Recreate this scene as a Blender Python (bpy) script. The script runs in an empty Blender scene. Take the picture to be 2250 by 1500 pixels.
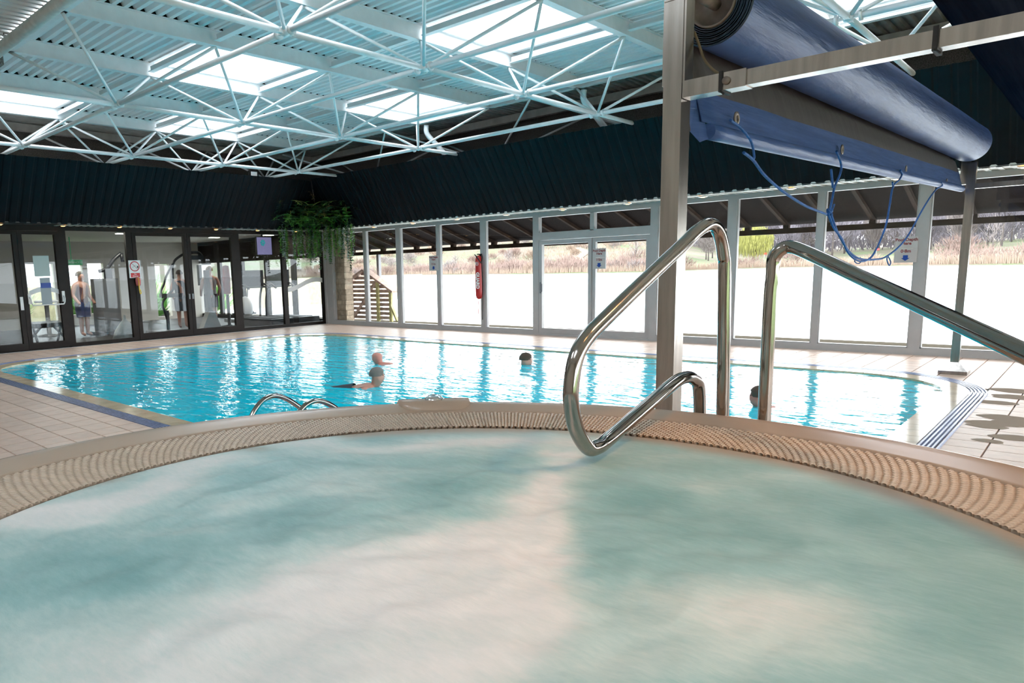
import bpy, bmesh, math, random
from mathutils import Vector, Matrix, noise as mnoise
import numpy as np
random.seed(7)
sc = bpy.context.scene
COL = sc.collection
PI = math.pi

# ------------------------------------------------------------------ camera
FPX, PPX, PPY = 1549.51, 919.21, 833.23          # focal length and principal point in 2250x1500 pixels
YAW, PITCH, ROLL = 0.777923, -0.154037, -0.027423
CAM = Vector((0, 0, 1.5))
_f = Vector((-math.sin(YAW)*math.cos(PITCH), math.cos(YAW)*math.cos(PITCH), math.sin(PITCH)))
_r = _f.cross(Vector((0, 0, 1))).normalized()
_u = _r.cross(_f)
RGT = _r*math.cos(ROLL)+_u*math.sin(ROLL)
UP = -_r*math.sin(ROLL)+_u*math.cos(ROLL)
FWD = _f
cd = bpy.data.cameras.new('camera')
cd.sensor_width = 36; cd.sensor_fit = 'HORIZONTAL'
cd.lens = FPX/2250*36
cd.shift_x = (1125-PPX)/2250
cd.shift_y = (PPY-750)/2250
cd.clip_start = .05; cd.clip_end = 3000
cam = bpy.data.objects.new('camera', cd); COL.objects.link(cam)
mw = Matrix.Identity(4)
for i in range(3):
    mw[i][0] = RGT[i]; mw[i][1] = UP[i]; mw[i][2] = -FWD[i]; mw[i][3] = CAM[i]
cam.matrix_world = mw
sc.camera = cam
def ray(px, py): return FWD+RGT*((px-PPX)/FPX)+UP*((PPY-py)/FPX)
def at(ax, v, px, py):                            # the point of plane axis=v seen at a pixel
    d = ray(px, py); t = (v-CAM[ax])/d[ax]; return CAM+d*t
def proj(p):
    d = Vector(p)-CAM; z = d.dot(FWD)
    if z < .05: return None
    return (PPX+FPX*d.dot(RGT)/z, PPY-FPX*d.dot(UP)/z)

# ------------------------------------------------------------------ world and exposure
SKY = 3.6
w = bpy.data.worlds.new('overcast_sky'); sc.world = w; w.use_nodes = True
bg = w.node_tree.nodes['Background']; bg.inputs[0].default_value = (.95, .98, 1.0, 1); bg.inputs[1].default_value = SKY
vs = sc.view_settings
vs.view_transform = 'Standard'; vs.look = 'None'; vs.gamma = 1; vs.use_curve_mapping = False; vs.exposure = 1.35
cy = sc.cycles
cy.use_denoising = True; cy.max_bounces = 7; cy.diffuse_bounces = 4; cy.glossy_bounces = 3; cy.transparent_max_bounces = 12
cy.use_adaptive_sampling = True; cy.adaptive_threshold = .035
cy.sample_clamp_indirect = 12; cy.caustics_reflective = True; cy.blur_glossy = .5

# ------------------------------------------------------------------ materials
MATS = {}
def nodes_of(m): return m.node_tree.nodes, m.node_tree.links
def mat(name, col, rough=.5, metal=0, var=0, scale=6, bump=0, bscale=40, spec=.5, stretch=None, rnd=0, emit=None, col2=None, alpha=None, coat=0):
    m = bpy.data.materials.new(name); m.use_nodes = True; N, L = nodes_of(m)
    b = N['Principled BSDF']
    b.inputs['Base Color'].default_value = (*col, 1); b.inputs['Roughness'].default_value = rough
    b.inputs['Metallic'].default_value = metal; b.inputs['Specular IOR Level'].default_value = spec
    if coat: b.inputs['Coat Weight'].default_value = coat
    tc = N.new('ShaderNodeTexCoord'); vec = tc.outputs['Object']
    if stretch:
        mp = N.new('ShaderNodeMapping'); mp.inputs['Scale'].default_value = stretch; L.new(vec, mp.inputs[0]); vec = mp.outputs[0]
    out = None
    if var or col2:
        n = N.new('ShaderNodeTexNoise'); n.inputs['Scale'].default_value = scale; n.inputs['Detail'].default_value = 5
        L.new(vec, n.inputs['Vector'])
        r = N.new('ShaderNodeValToRGB'); L.new(n.outputs[0], r.inputs[0])
        c2 = col2 if col2 else tuple(max(0, c*(1-var)) for c in col); c1 = col if col2 else tuple(min(1, c*(1+var)) for c in col)
        r.color_ramp.elements[0].position = .3; r.color_ramp.elements[1].position = .7
        r.color_ramp.elements[0].color = (*c2, 1); r.color_ramp.elements[1].color = (*c1, 1)
        out = r.outputs[0]
    if rnd:
        oi = N.new('ShaderNodeObjectInfo'); h = N.new('ShaderNodeHueSaturation')
        mr = N.new('ShaderNodeMapRange'); mr.inputs[3].default_value = 1-rnd; mr.inputs[4].default_value = 1+rnd
        L.new(oi.outputs['Random'], mr.inputs[0]); L.new(mr.outputs[0], h.inputs['Value'])
        if out: L.new(out, h.inputs['Color'])
        else: h.inputs['Color'].default_value = (*col, 1)
        out = h.outputs[0]
    if out: L.new(out, b.inputs['Base Color'])
    if bump:
        n = N.new('ShaderNodeTexNoise'); n.inputs['Scale'].default_value = bscale; n.inputs['Detail'].default_value = 4
        L.new(vec, n.inputs['Vector'])
        bp = N.new('ShaderNodeBump'); bp.inputs['Strength'].default_value = bump; bp.inputs['Distance'].default_value = .02
        L.new(n.outputs[0], bp.inputs['Height']); L.new(bp.outputs[0], b.inputs['Normal'])
    if emit:
        b.inputs['Emission Color'].default_value = (*emit[0], 1); b.inputs['Emission Strength'].default_value = emit[1]
    if emit: m.cycles.emission_sampling = 'NONE'
    MATS[name] = m
    return m
def schlick(N, L, f0, normal=None, gain=1.0):
    g = N.new('ShaderNodeNewGeometry'); d = N.new('ShaderNodeVectorMath'); d.operation = 'DOT_PRODUCT'
    L.new(g.outputs['Incoming'], d.inputs[0]); L.new(normal if normal else g.outputs['Normal'], d.inputs[1])
    def mth(op, a, b=None):
        n = N.new('ShaderNodeMath'); n.operation = op; n.use_clamp = op in ('ADD',)
        if isinstance(a, (int, float)): n.inputs[0].default_value = a
        else: L.new(a, n.inputs[0])
        if b is not None:
            if isinstance(b, (int, float)): n.inputs[1].default_value = b
            else: L.new(b, n.inputs[1])
        return n.outputs[0]
    c = mth('ABSOLUTE', d.outputs['Value']); o = mth('SUBTRACT', 1.0, c); p = mth('POWER', o, 5.0)
    return mth('ADD', mth('MULTIPLY', p, (1-f0)*gain), f0*gain)
def glass(name, tint, f0=.04, gain=1.0, rough=.0):
    m = bpy.data.materials.new(name); m.use_nodes = True; N, L = nodes_of(m)
    N.remove(N['Principled BSDF'])
    t = N.new('ShaderNodeBsdfTransparent'); t.inputs[0].default_value = (*tint, 1)
    g = N.new('ShaderNodeBsdfGlossy'); g.inputs['Roughness'].default_value = rough; g.inputs[0].default_value = (.95, .97, 1, 1)
    mx = N.new('ShaderNodeMixShader'); L.new(schlick(N, L, f0, gain=gain), mx.inputs[0])
    L.new(t.outputs[0], mx.inputs[1]); L.new(g.outputs[0], mx.inputs[2]); L.new(mx.outputs[0], N['Material Output'].inputs[0])
    MATS[name] = m; return m
def water_mat(name, deep, transp, scale, bstr, rough=.03, f0=.02, gain=1.0):
    m = bpy.data.materials.new(name); m.use_nodes = True; N, L = nodes_of(m)
    N.remove(N['Principled BSDF'])
    tc = N.new('ShaderNodeTexCoord')
    mp = N.new('ShaderNodeMapping'); L.new(tc.outputs['Object'], mp.inputs[0])
    mp.inputs['Rotation'].default_value = (0, 0, -.78); mp.inputs['Scale'].default_value = (.55, 1.5, 1)
    n = N.new('ShaderNodeTexNoise'); n.inputs['Scale'].default_value = scale; n.inputs['Detail'].default_value = 3; L.new(mp.outputs[0], n.inputs['Vector'])
    bp = N.new('ShaderNodeBump'); bp.inputs['Strength'].default_value = bstr; bp.inputs['Distance'].default_value = .1; L.new(n.outputs[0], bp.inputs['Height'])
    t = N.new('ShaderNodeBsdfTransparent'); t.inputs[0].default_value = (*transp, 1)
    d = N.new('ShaderNodeBsdfDiffuse'); d.inputs[0].default_value = (*deep, 1)
    m1 = N.new('ShaderNodeMixShader'); m1.inputs[0].default_value = .85; L.new(t.outputs[0], m1.inputs[1]); L.new(d.outputs[0], m1.inputs[2])
    g = N.new('ShaderNodeBsdfGlossy'); g.inputs['Roughness'].default_value = rough; L.new(bp.outputs[0], g.inputs['Normal']); g.inputs[0].default_value = (1, 1, 1, 1)
    mx = N.new('ShaderNodeMixShader'); L.new(schlick(N, L, f0, bp.outputs[0], gain), mx.inputs[0])
    L.new(m1.outputs[0], mx.inputs[1]); L.new(g.outputs[0], mx.inputs[2]); L.new(mx.outputs[0], N['Material Output'].inputs[0])
    MATS[name] = m; return m

mat('tile', (.74, .545, .44), .42, var=.07, scale=9, spec=.32, rnd=.07, bump=.05, bscale=20)
mat('grout', (.40, .33, .28), .8, var=.1)
mat('coping', (.58, .44, .28), .17, var=.15, scale=5, rnd=.08)
mat('blue_strip', (.20, .25, .42), .3, var=.25, scale=14)
mat('pool_tile', (.65, .88, .93), .3, var=.04)
mat('frame_white', (.40, .39, .385), .38, var=.04)
mat('frame_dark', (.012, .008, .0065), .45, var=.2, spec=.2)
mat('cladding', (.0040, .0082, .0118), .45, var=.25, scale=3, spec=.12)
mat('soffit_white', (.62, .62, .58), .55, var=.12, scale=10)
mat('soffit_dark', (.05, .05, .05), .6)
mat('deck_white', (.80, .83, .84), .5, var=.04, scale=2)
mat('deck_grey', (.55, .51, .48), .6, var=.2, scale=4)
mat('steel_white', (.78, .80, .80), .38, var=.04, scale=8)
mat('filler_dark', (.012, .010, .010), .9)
mat('speckled', (.08, .072, .068), .95, col2=(.32, .29, .27), scale=60, bump=.6, bscale=80)
mat('stainless', (.36, .335, .31), .11, metal=1, var=.08, scale=3)
mat('stainless_brushed', (.40, .37, .34), .24, metal=1, var=.18, scale=4, stretch=(8, 8, .6), bump=.02, bscale=30)
mat('chrome', (.75, .75, .76), .06, metal=1)
mat('cover_blue', (.06, .125, .33), .46, col2=(.028, .07, .21), scale=5, spec=.3, stretch=(1, .5, 6), bump=.3, bscale=7)
mat('cover_navy', (.005, .009, .02), .85, spec=.0, col2=(.016, .02, .034), scale=6, stretch=(6, .15, 6), bump=.2, bscale=8)
mat('cover_grey', (.075, .068, .068), .7, var=.2, scale=6, stretch=(1, 3, .4), bump=.2, bscale=50)
mat('cover_layer', (.012, .035, .07), .5, var=.3)
mat('core_tube', (.22, .19, .17), .55, metal=.5, var=.35, scale=12)
mat('rope', (.01, .10, .36), .6, var=.3, scale=60, bump=.4, bscale=200)
mat('cord_brown', (.16, .12, .07), .7)
mat('black', (.012, .012, .012), .45)
mat('black_rubber', (.02, .02, .022), .7)
mat('spa_shell', (.43, .325, .25), .26, var=.03, scale=4)
mat('spa_grate', (.60, .48, .375), .38, var=.05, scale=30, rnd=.05)
mat('spa_channel', (.045, .034, .025), .6)
mat('spa_panel', (.50, .42, .36), .5, var=.06)
mat('sign_grey', (.50, .47, .46), .4)
mat('sign_white', (.74, .73, .72), .4)
mat('sign_red', (.55, .02, .025), .4)
mat('sign_ink', (.22, .03, .03), .5)
mat('sign_blue', (.01, .055, .30), .4)
mat('white_paint', (.8, .8, .78), .45)
mat('guard_red', (.42, .02, .02), .32, var=.06)
mat('yellow_cord', (.75, .5, .02), .5)
mat('pink_cloth', (.62, .16, .15), .7)
mat('red_cloth', (.40, .06, .06), .8, var=.25, scale=12)
mat('timber_dark', (.010, .005, .0035), .9, spec=0.05, var=.35, scale=6, stretch=(6, 1, 6))
mat('timber_beam', (.035, .02, .013), .9, spec=.1, var=.3, scale=5)
mat('timber_old', (.44, .32, .26), .75, var=.3, scale=8, rnd=.15)
mat('timber_green', (.48, .44, .20), .8, var=.35, scale=8)
mat('timber_deck', (.085, .075, .058), .9, spec=0, var=.12, scale=5, stretch=(.4, 8, 1), bump=.3, bscale=10)
mat('stone', (.42, .33, .24), .85, var=.25, scale=9, bump=.6, bscale=18, rnd=.22)
mat('mortar', (.30, .25, .19), .9)
mat('lake_water', (.72, .76, .78), .25, var=.02, scale=.05)  # pale base colour stands in for reflected sky and bounces light indoors
mat('grass', (.12, .19, .05), .9, var=.15, scale=.05)
mat('reed', (.25, .185, .14), .9, rnd=.1)
mat('twig_brown', (.20, .14, .12), .9, rnd=.2)
mat('twig_grey', (.19, .165, .16), .9, rnd=.15)
mat('twig_purple', (.17, .155, .18), .9, rnd=.15)
mat('willow', (.26, .26, .07), .9, rnd=.1)
mat('bark', (.13, .11, .105), .9)
mat('leaf_dark', (.02, .085, .028), .45, rnd=.3)
mat('leaf_ivy', (.11, .30, .045), .5, rnd=.35)
mat('leaf_olive', (.17, .21, .04), .5, rnd=.3)
mat('leaf_brown', (.20, .12, .035), .6, rnd=.3)
mat('leaf_pale', (.35, .42, .38), .5, rnd=.2)
mat('gym_floor', (.05, .05, .052), .45, var=.1)
mat('gym_wall', (.58, .53, .47), .7)
mat('gym_ceiling', (.85, .80, .73), .8)
mat('wall_cream', (.62, .57, .50), .7, var=.03)
mat('machine_dark', (.02, .022, .028), .4)
mat('machine_grey', (.20, .20, .21), .4)
mat('machine_white', (.75, .75, .74), .35)
mat('machine_red', (.45, .03, .04), .35)
mat('screen', (.05, .05, .06), .2, emit=((.26, .23, .42), .55))
mat('screen_mark', (.05, .3, .3), .3, emit=((.05, .30, .34), .5))
mat('exit_green', (.02, .25, .10), .4, emit=((.02, .25, .1), .2))
mat('led', (1, 1, .9), .4, emit=((1, .97, .78), 6))
mat('bulb_warm', (1, .8, .5), .4, emit=((1, .50, .13), 1.6))
mat('plastic_bag', (.62, .66, .66), .3)
mat('skin', (.50, .25, .18), .5, var=.06)
mat('skin_red', (.50, .20, .15), .5, var=.06)
mat('hair_grey', (.17, .15, .13), .7)
mat('hair_brown', (.06, .035, .02), .7)
mat('hair_blond', (.30, .19, .09), .7)
mat('cloth_purple', (.10, .045, .065), .8)
mat('cloth_blue', (.012, .045, .20), .8)
mat('cloth_dark', (.02, .03, .045), .8)
mat('paper_green', (.42, .50, .48), .6)
mat('paper_grey', (.33, .38, .40), .6)
mat('paper_purple', (.32, .25, .48), .6)
mat('frosted', (.68, .68, .67), .5)
mat('tub_pedestal', (.7, .7, .7), .3)
mat('flag_red', (.7, .05, .05), .6)
mat('garden_wall', (.50, .42, .28), .8, var=.2)
glass('glass_lake', (.97, .98, .98), .04, .8)
glass('glass_gym', (.70, .73, .74), .04, .62)
glass('glass_roof', (.95, .97, 1.0), .04, 1)
water_mat('pool_water', (.0, .76, .96), (.2, .85, .95), 4.0, .23)

# ------------------------------------------------------------------ helpers
class MB:
    def __init__(s): s.v = []; s.f = []; s.smooth = []
    def add(s, vs, fs, sm=False):
        o = len(s.v); s.v += [tuple(x) for x in vs]; s.f += [tuple(i+o for i in f) for f in fs]; s.smooth += [sm]*len(fs); return s
    def box(s, x0, x1, y0, y1, z0, z1, M=None):
        vs = [Vector((x, y, z)) for z in (z0, z1) for y in (y0, y1) for x in (x0, x1)]
        if M: vs = [M @ p for p in vs]
        return s.add(vs, [(0, 2, 3, 1), (4, 5, 7, 6), (0, 1, 5, 4), (2, 6, 7, 3), (0, 4, 6, 2), (1, 3, 7, 5)])
    def bar(s, a, b, wd, h, up=(0, 0, 1)):
        a = Vector(a); b = Vector(b); d = (b-a); l = d.length; d.normalize()
        sd = d.cross(Vector(up)); sd = sd.normalized() if sd.length > 1e-6 else Vector((1, 0, 0)); u = sd.cross(d)
        vs = [p+sd*i*wd/2+u*j*h/2 for p in (a, b) for j in (-1, 1) for i in (-1, 1)]
        return s.add(vs, [(0, 2, 3, 1), (4, 5, 7, 6), (0, 1, 5, 4), (2, 6, 7, 3), (0, 4, 6, 2), (1, 3, 7, 5)])
    def tube(s, pts, r, n=10, cap=True, closed=False):
        pts = [Vector(p) for p in pts]; m = len(pts); rs = r if isinstance(r, (list, tuple)) else [r]*m
        nrm = None; base = len(s.v); vs = []
        for i, p in enumerate(pts):
            if closed: t = pts[(i+1) % m]-pts[i-1]
            else: t = pts[min(i+1, m-1)]-pts[max(i-1, 0)]
            t.normalize()
            if nrm is None:
                a = Vector((0, 0, 1)) if abs(t.z) < .9 else Vector((1, 0, 0)); nrm = t.cross(a).normalized()
            else:
                nrm = nrm-t*nrm.dot(t); nrm = nrm.normalized() if nrm.length > 1e-6 else t.orthogonal().normalized()
            b = t.cross(nrm)
            for k in range(n):
                an = 2*PI*k/n; vs.append(p+(nrm*math.cos(an)+b*math.sin(an))*rs[i])
        fs = []
        for i in range(m if closed else m-1):
            j = (i+1) % m
            for k in range(n): fs.append((i*n+k, i*n+(k+1) % n, j*n+(k+1) % n, j*n+k))
        s.add(vs, fs, True)
        if cap and not closed:
            s.f.append(tuple(base+k for k in range(n))[::-1]); s.f.append(tuple(base+(m-1)*n+k for k in range(n))); s.smooth += [False, False]
        return s
    def lathe(s, prof, c=(0, 0, 0), n=24, M=None, sm=True):
        vs = []; m = len(prof)
        for k in range(n):
            a = 2*PI*k/n
            for (r, z) in prof:
                p = Vector((r*math.cos(a), r*math.sin(a), z)); p = (M @ p) if M else p; vs.append(p+Vector(c))
        fs = [(k*m+i, ((k+1) % n)*m+i, ((k+1) % n)*m+i+1, k*m+i+1) for k in range(n) for i in range(m-1)]
        return s.add(vs, fs, sm)
    def prism(s, pts, a, b):                       # outline pts (3-D), extruded from a to b offset vectors
        n = len(pts); a = Vector(a); b = Vector(b)
        vs = [Vector(p)+a for p in pts]+[Vector(p)+b for p in pts]
        fs = [tuple(range(n))[::-1], tuple(range(n, 2*n))]+[(i, (i+1) % n, n+(i+1) % n, n+i) for i in range(n)]
        return s.add(vs, fs)
    def mesh(s, name, m):
        me = bpy.data.meshes.new(name); me.from_pydata(s.v, [], s.f); me.materials.append(MATS[m] if isinstance(m, str) else m)
        me.polygons.foreach_set('use_smooth', s.smooth); me.validate(); me.update(); return me
    def build(s, name, m, parent=None):
        return place(name, s.mesh(name, m), parent)
def place(name, me, parent=None, loc=None, rz=None):
    o = bpy.data.objects.new(name, me); COL.objects.link(o)
    if loc is not None: o.location = loc
    if rz is not None: o.rotation_euler = (0, 0, rz)
    if parent:
        o.parent = parent; o.matrix_parent_inverse = parent_inv(parent)
    return o
def parent_inv(p):
    M = Matrix.LocRotScale(p.location, p.rotation_euler, None); return M.inverted()
def tag(o, label, cat, group=None, kind=None):
    if label: o['label'] = label
    if cat: o['category'] = cat
    if group: o['group'] = group
    if kind: o['kind'] = kind
    return o
def thing(name, label, cat, loc=(0, 0, 0), group=None, kind=None):
    o = bpy.data.objects.new(name, None); COL.objects.link(o); o.location = loc; o.empty_display_size = .1
    return tag(o, label, cat, group, kind)
def struct(o, label=None, cat=None): return tag(o, label, cat, None, 'structure')
def copy_thing(root, delta, label=None, group=None):
    r = root.copy(); COL.objects.link(r); r.location = root.location+Vector(delta)
    if label: r['label'] = label
    if group: r['group'] = group
    for ch in list(root.children):
        c = ch.copy(); COL.objects.link(c); c.parent = r
        for g in ch.children:
            d = g.copy(); COL.objects.link(d); d.parent = c
    return r
def smooth_path(P, k=8, closed=False):
    P = [Vector(p) for p in P]; out = []; n = len(P)
    rng = range(n) if closed else range(n-1)
    for i in rng:
        p0 = P[i-1] if (closed or i > 0) else P[0]; p1 = P[i]; p2 = P[(i+1) % n]; p3 = P[(i+2) % n] if (closed or i+2 < n) else P[-1]
        for j in range(k):
            t = j/k
            out.append(.5*((2*p1)+(p2-p0)*t+(2*p0-5*p1+4*p2-p3)*t*t+(3*p1-p0-3*p2+p3)*t**3))
    if not closed: out.append(P[-1])
    return out
def text(s, size, m, parent, O, X, Y, depth=.002, name='lettering', bold=.0):
    cu = bpy.data.curves.new('t', 'FONT'); cu.body = s; cu.size = size; cu.align_x = 'CENTER'; cu.align_y = 'CENTER'; cu.extrude = depth/2; cu.offset = bold; cu.resolution_u = 3
    o = bpy.data.objects.new('t', cu); me = bpy.data.meshes.new_from_object(o)
    bpy.data.objects.remove(o); bpy.data.curves.remove(cu)
    X = Vector(X); Y = Vector(Y); Z = X.cross(Y); O = Vector(O)
    M = Matrix.Identity(4)
    for i in range(3): M[i][0] = X[i]; M[i][1] = Y[i]; M[i][2] = Z[i]; M[i][3] = O[i]
    me.transform(M); me.name = name; me.materials.clear(); me.materials.append(MATS[m])
    return place(name, me, parent)
def rrect(x0, x1, y0, y1, r, n=14):
    pts = []
    for cx, cy, a0 in ((x1-r, y1-r, 0), (x0+r, y1-r, PI/2), (x0+r, y0+r, PI), (x1-r, y0+r, 1.5*PI)):
        for i in range(n+1):
            a = a0+PI/2*i/n; pts.append(Vector((cx+r*math.cos(a), cy+r*math.sin(a), 0)))
    return pts
def resample(pts, step):
    out = []; n = len(pts)
    for i in range(n):
        a, b = pts[i], pts[(i+1) % n]; l = (b-a).length; k = max(1, round(l/step))
        for j in range(k): out.append(a+(b-a)*(j/k))
    return out
def fbm(x, y, z=0, o=4):
    return mnoise.fractal(Vector((x, y, z)), 1.0, 2.0, o)
#@@MAIN
# ================================================================== STRUCTURE
XG, YL, XR, YB = -16.63, 13.06, 6.5, -5.0
POOL = (-14.73, -.86, 3.06, 11.10, 1.55)           # outer edge of the blue strip, corner radius
SPA1 = Vector((-.805, .867, 0)); SR1 = 1.445         # outer rim circle
SPA2 = Vector((-.829, .948, 0)); SR2 = 1.055         # water circle
def pool_ring(d): x0, x1, y0, y1, r = POOL; return rrect(x0+d, x1-d, y0+d, y1-d, r-d)

# ---- floor slab with a hole for the pool
ring = resample(pool_ring(.30), .5); cx, cyy = (POOL[0]+POOL[1])/2, (POOL[2]+POOL[3])/2
mb = MB(); vs = []
for p in ring: vs.append((p.x, p.y, -.012))
for p in ring:
    dx, dy = p.x-cx, p.y-cyy
    t = min(((XR-cx) if dx > 0 else (XG-cx))/dx if abs(dx) > 1e-6 else 1e9, ((YL+.1-cyy) if dy > 0 else (YB-cyy))/dy if abs(dy) > 1e-6 else 1e9)
    vs.append((cx+dx*t, cyy+dy*t, -.012))
n = len(ring)
# add corner vertices by snapping the nearest outer vertex to each corner
for X in (XG, XR):
    for Y in (YB, YL+.1):
        k = min(range(n, 2*n), key=lambda i: (vs[i][0]-X)**2+(vs[i][1]-Y)**2); vs[k] = (X, Y, -.012)
mb.add(vs, [(i, n+i, n+(i+1) % n, (i+1) % n) for i in range(n)])
floor = struct(mb.build('floor', 'grout'))
# ---- deck tiles
PXT, PYT = .30, .267
tm = MB(); a, b, h = (PXT-.007)/2, (PYT-.007)/2, .012
tm.add([(-a, -b, -h), (a, -b, -h), (a, b, -h), (-a, b, -h), (-a+.003, -b+.003, 0), (a-.003, -b+.003, 0), (a-.003, b-.003, 0), (-a+.003, b-.003, 0)],
       [(4, 5, 6, 7), (0, 1, 5, 4), (1, 2, 6, 5), (2, 3, 7, 6), (3, 0, 4, 7)])
def in_rr(x, y, d):
    x0, x1, y0, y1, r = POOL; x0 += d; x1 -= d; y0 += d; y1 -= d; r -= d
    if x < x0 or x > x1 or y < y0 or y > y1: return False
    qx = max(x0+r-x, x-(x1-r), 0); qy = max(y0+r-y, y-(y1-r), 0)
    return qx*qx+qy*qy <= r*r
cells = []
i0 = int(XG/PXT)-1
for i in range(i0, int(XR/PXT)+1):
    for j in range(int(YB/PYT)-1, int(YL/PYT)+2):
        x, y = (i+.5)*PXT, 2.86+(j+.5-11)*PYT
        if x-a < XG or x+a > XR or y-b < YB or y+b > YL+.02: continue
        if in_rr(x, y, .10): continue
        if (x-SPA1.x)**2+(y-SPA1.y)**2 < 1.2**2: continue
        pr = proj((x, y, 0)); score = 0
        if pr and -30 < pr[0] < 2280 and -30 < pr[1] < 1530:
            q = Vector((x/3, y/3, 0))
            if (q-SPA1).length > SR1: score = 1/(x*x+y*y)**1.5
        cells.append((score, x, y))
cells.sort(key=lambda c: -c[0])
tile_me = tm.mesh('tile', 'tile'); rest = MB()
for k, (s, x, y) in enumerate(cells):
    if k < 300: place('tile', tile_me, floor, (x, y, 0))
    else: rest.add([(p[0]+x, p[1]+y, p[2]) for p in tm.v], tm.f)
tag(rest.build('tile_field', 'tile', floor), None, None, kind='stuff')

# ---- swimming pool
pool = thing('swimming_pool', 'long blue tiled swimming pool with rounded corners, cream coping and blue edge strip', 'pool', (cx, cyy, 0))
inner = resample(pool_ring(.385), .5); n = len(inner); mb = MB()
vs = [(p.x, p.y, -.01) for p in inner]+[(p.x, p.y, -1.3) for p in inner]
mb.add(vs, [(i, (i+1) % n, n+(i+1) % n, n+i) for i in range(n)]+[tuple(range(n, 2*n))])
mb.build('basin', 'pool_tile', pool)
dk = MB()                                          # dark line of border tiles at the waterline
for k, p in enumerate(inner):
    q = inner[(k+1) % n]; d = (q-p)
    dk.add([(p.x, p.y, -.06), (q.x, q.y, -.06), (q.x, q.y, -.03), (p.x, p.y, -.03)], [(0, 1, 2, 3)])
# coping tiles
oc = pool_ring(.165); ic = pool_ring(.40)
def walk(pts, step):
    L = [0]; n = len(pts)
    for i in range(n): L.append(L[-1]+(pts[(i+1) % n]-pts[i]).length)
    return L
Lc = walk(oc, 0)[-1]; N = int(Lc/.25)
def perim(pts, t):
    L = walk(pts, 0); s = t*L[-1]
    for i in range(len(pts)):
        if L[i+1] >= s:
            u = (s-L[i])/max(1e-9, L[i+1]-L[i]); return pts[i]+(pts[(i+1) % len(pts)]-pts[i])*u
    return pts[0]
Lo = walk(oc, 0)
def perim_pair(s):                                 # same corner parameter on the outer and inner ring
    n = len(oc)
    for i in range(n):
        if Lo[i+1] >= s:
            u = (s-Lo[i])/max(1e-9, Lo[i+1]-Lo[i]); j = (i+1) % n
            return oc[i]+(oc[j]-oc[i])*u, ic[i]+(ic[j]-ic[i])*u
    return oc[0], ic[0]
for k in range(N):
    o1, i1 = perim_pair(Lc*k/N+.003); o2, i2 = perim_pair(Lc*(k+1)/N-.003)
    z = .008
    vs = [(o1.x, o1.y, z), (o2.x, o2.y, z), (i2.x, i2.y, z-.008), (i1.x, i1.y, z-.008),
          (o1.x, o1.y, -.03), (o2.x, o2.y, -.03), (i2.x, i2.y, -.07), (i1.x, i1.y, -.07)]
    MB().add(vs, [(0, 1, 2, 3), (0, 4, 5, 1), (2, 6, 7, 3), (1, 5, 6, 2), (3, 7, 4, 0)]).build('coping_tile', 'coping', pool)
# blue ridged strips
for k in range(5):
    d0 = .002+k*.032; A = pool_ring(d0); B = pool_ring(d0+.008); Cc = pool_ring(d0+.021); D = pool_ring(d0+.027); n = len(A); mb = MB()
    vs = [(p.x, p.y, -.012) for p in A]+[(p.x, p.y, .011) for p in B]+[(p.x, p.y, .011) for p in Cc]+[(p.x, p.y, -.012) for p in D]
    mb.add(vs, [(r*n+i, r*n+(i+1) % n, (r+1)*n+(i+1) % n, (r+1)*n+i) for r in range(3) for i in range(n)])
    mb.build('ridge_strip', 'blue_strip', pool)
mb = MB(); A = pool_ring(.0); B = pool_ring(.17); n = len(A)
mb.add([(p.x, p.y, -.004) for p in A]+[(p.x, p.y, -.004) for p in B], [(i, (i+1) % n, n+(i+1) % n, n+i) for i in range(n)])
mb.build('edge_band', 'blue_strip', pool)
wr = pool_ring(.39); n = len(wr); mb = MB(); mb.add([(p.x, p.y, -.022) for p in wr], [tuple(range(n))])
tag(mb.build('water', 'pool_water', pool), None, None)

# ---- lake-side glazing
def pane_box(x0, x1, y0, y1, z0, z1, m, parent, name='pane'): return MB().box(x0, x1, y0, y1, z0, z1).build(name, m, parent)
GT, HT = 2.57, 2.66
mull = [-16.22, -14.75, -13.43, -12.02, -10.59, -9.10, -6.38, -4.92, -3.51, -2.12, -.70, .72, 2.14, 3.56, 4.98, 6.40]
thick = {-13.43, -10.59, -9.10, -6.38, -4.92, -2.12, .72, 3.56}
def half(x): return .075 if x in thick else .05
wn = 0
for k in range(len(mull)-1):
    x0, x1 = mull[k], mull[k+1]; h0, h1 = half(x0), half(x1)
    if x0 == -9.10: continue
    wn += 1; mb = MB(); d0, d1 = YL-.06, YL+.06
    mb.box(x0, x0+h0, d0, d1, .0, HT); mb.box(x1-h1, x1, d0, d1, .0, HT)
    mb.box(x0+h0, x1-h1, d0, d1, 0, .105); mb.box(x0+h0, x1-h1, d0, d1, GT, HT)
    for (xa, xb) in ((x0+h0, x0+h0+.018), (x1-h1-.018, x1-h1)): mb.box(xa, xb, d0+.02, d1-.02, .105, GT)
    mb.box(x0+h0, x1-h1, d0+.02, d1-.02, .105, .12)
    win = struct(mb.build('window_%d' % wn, 'frame_white'))
    pane_box(x0+h0+.01, x1-h1-.01, YL-.006, YL+.006, .11, GT, 'glass_lake', win)
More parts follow.
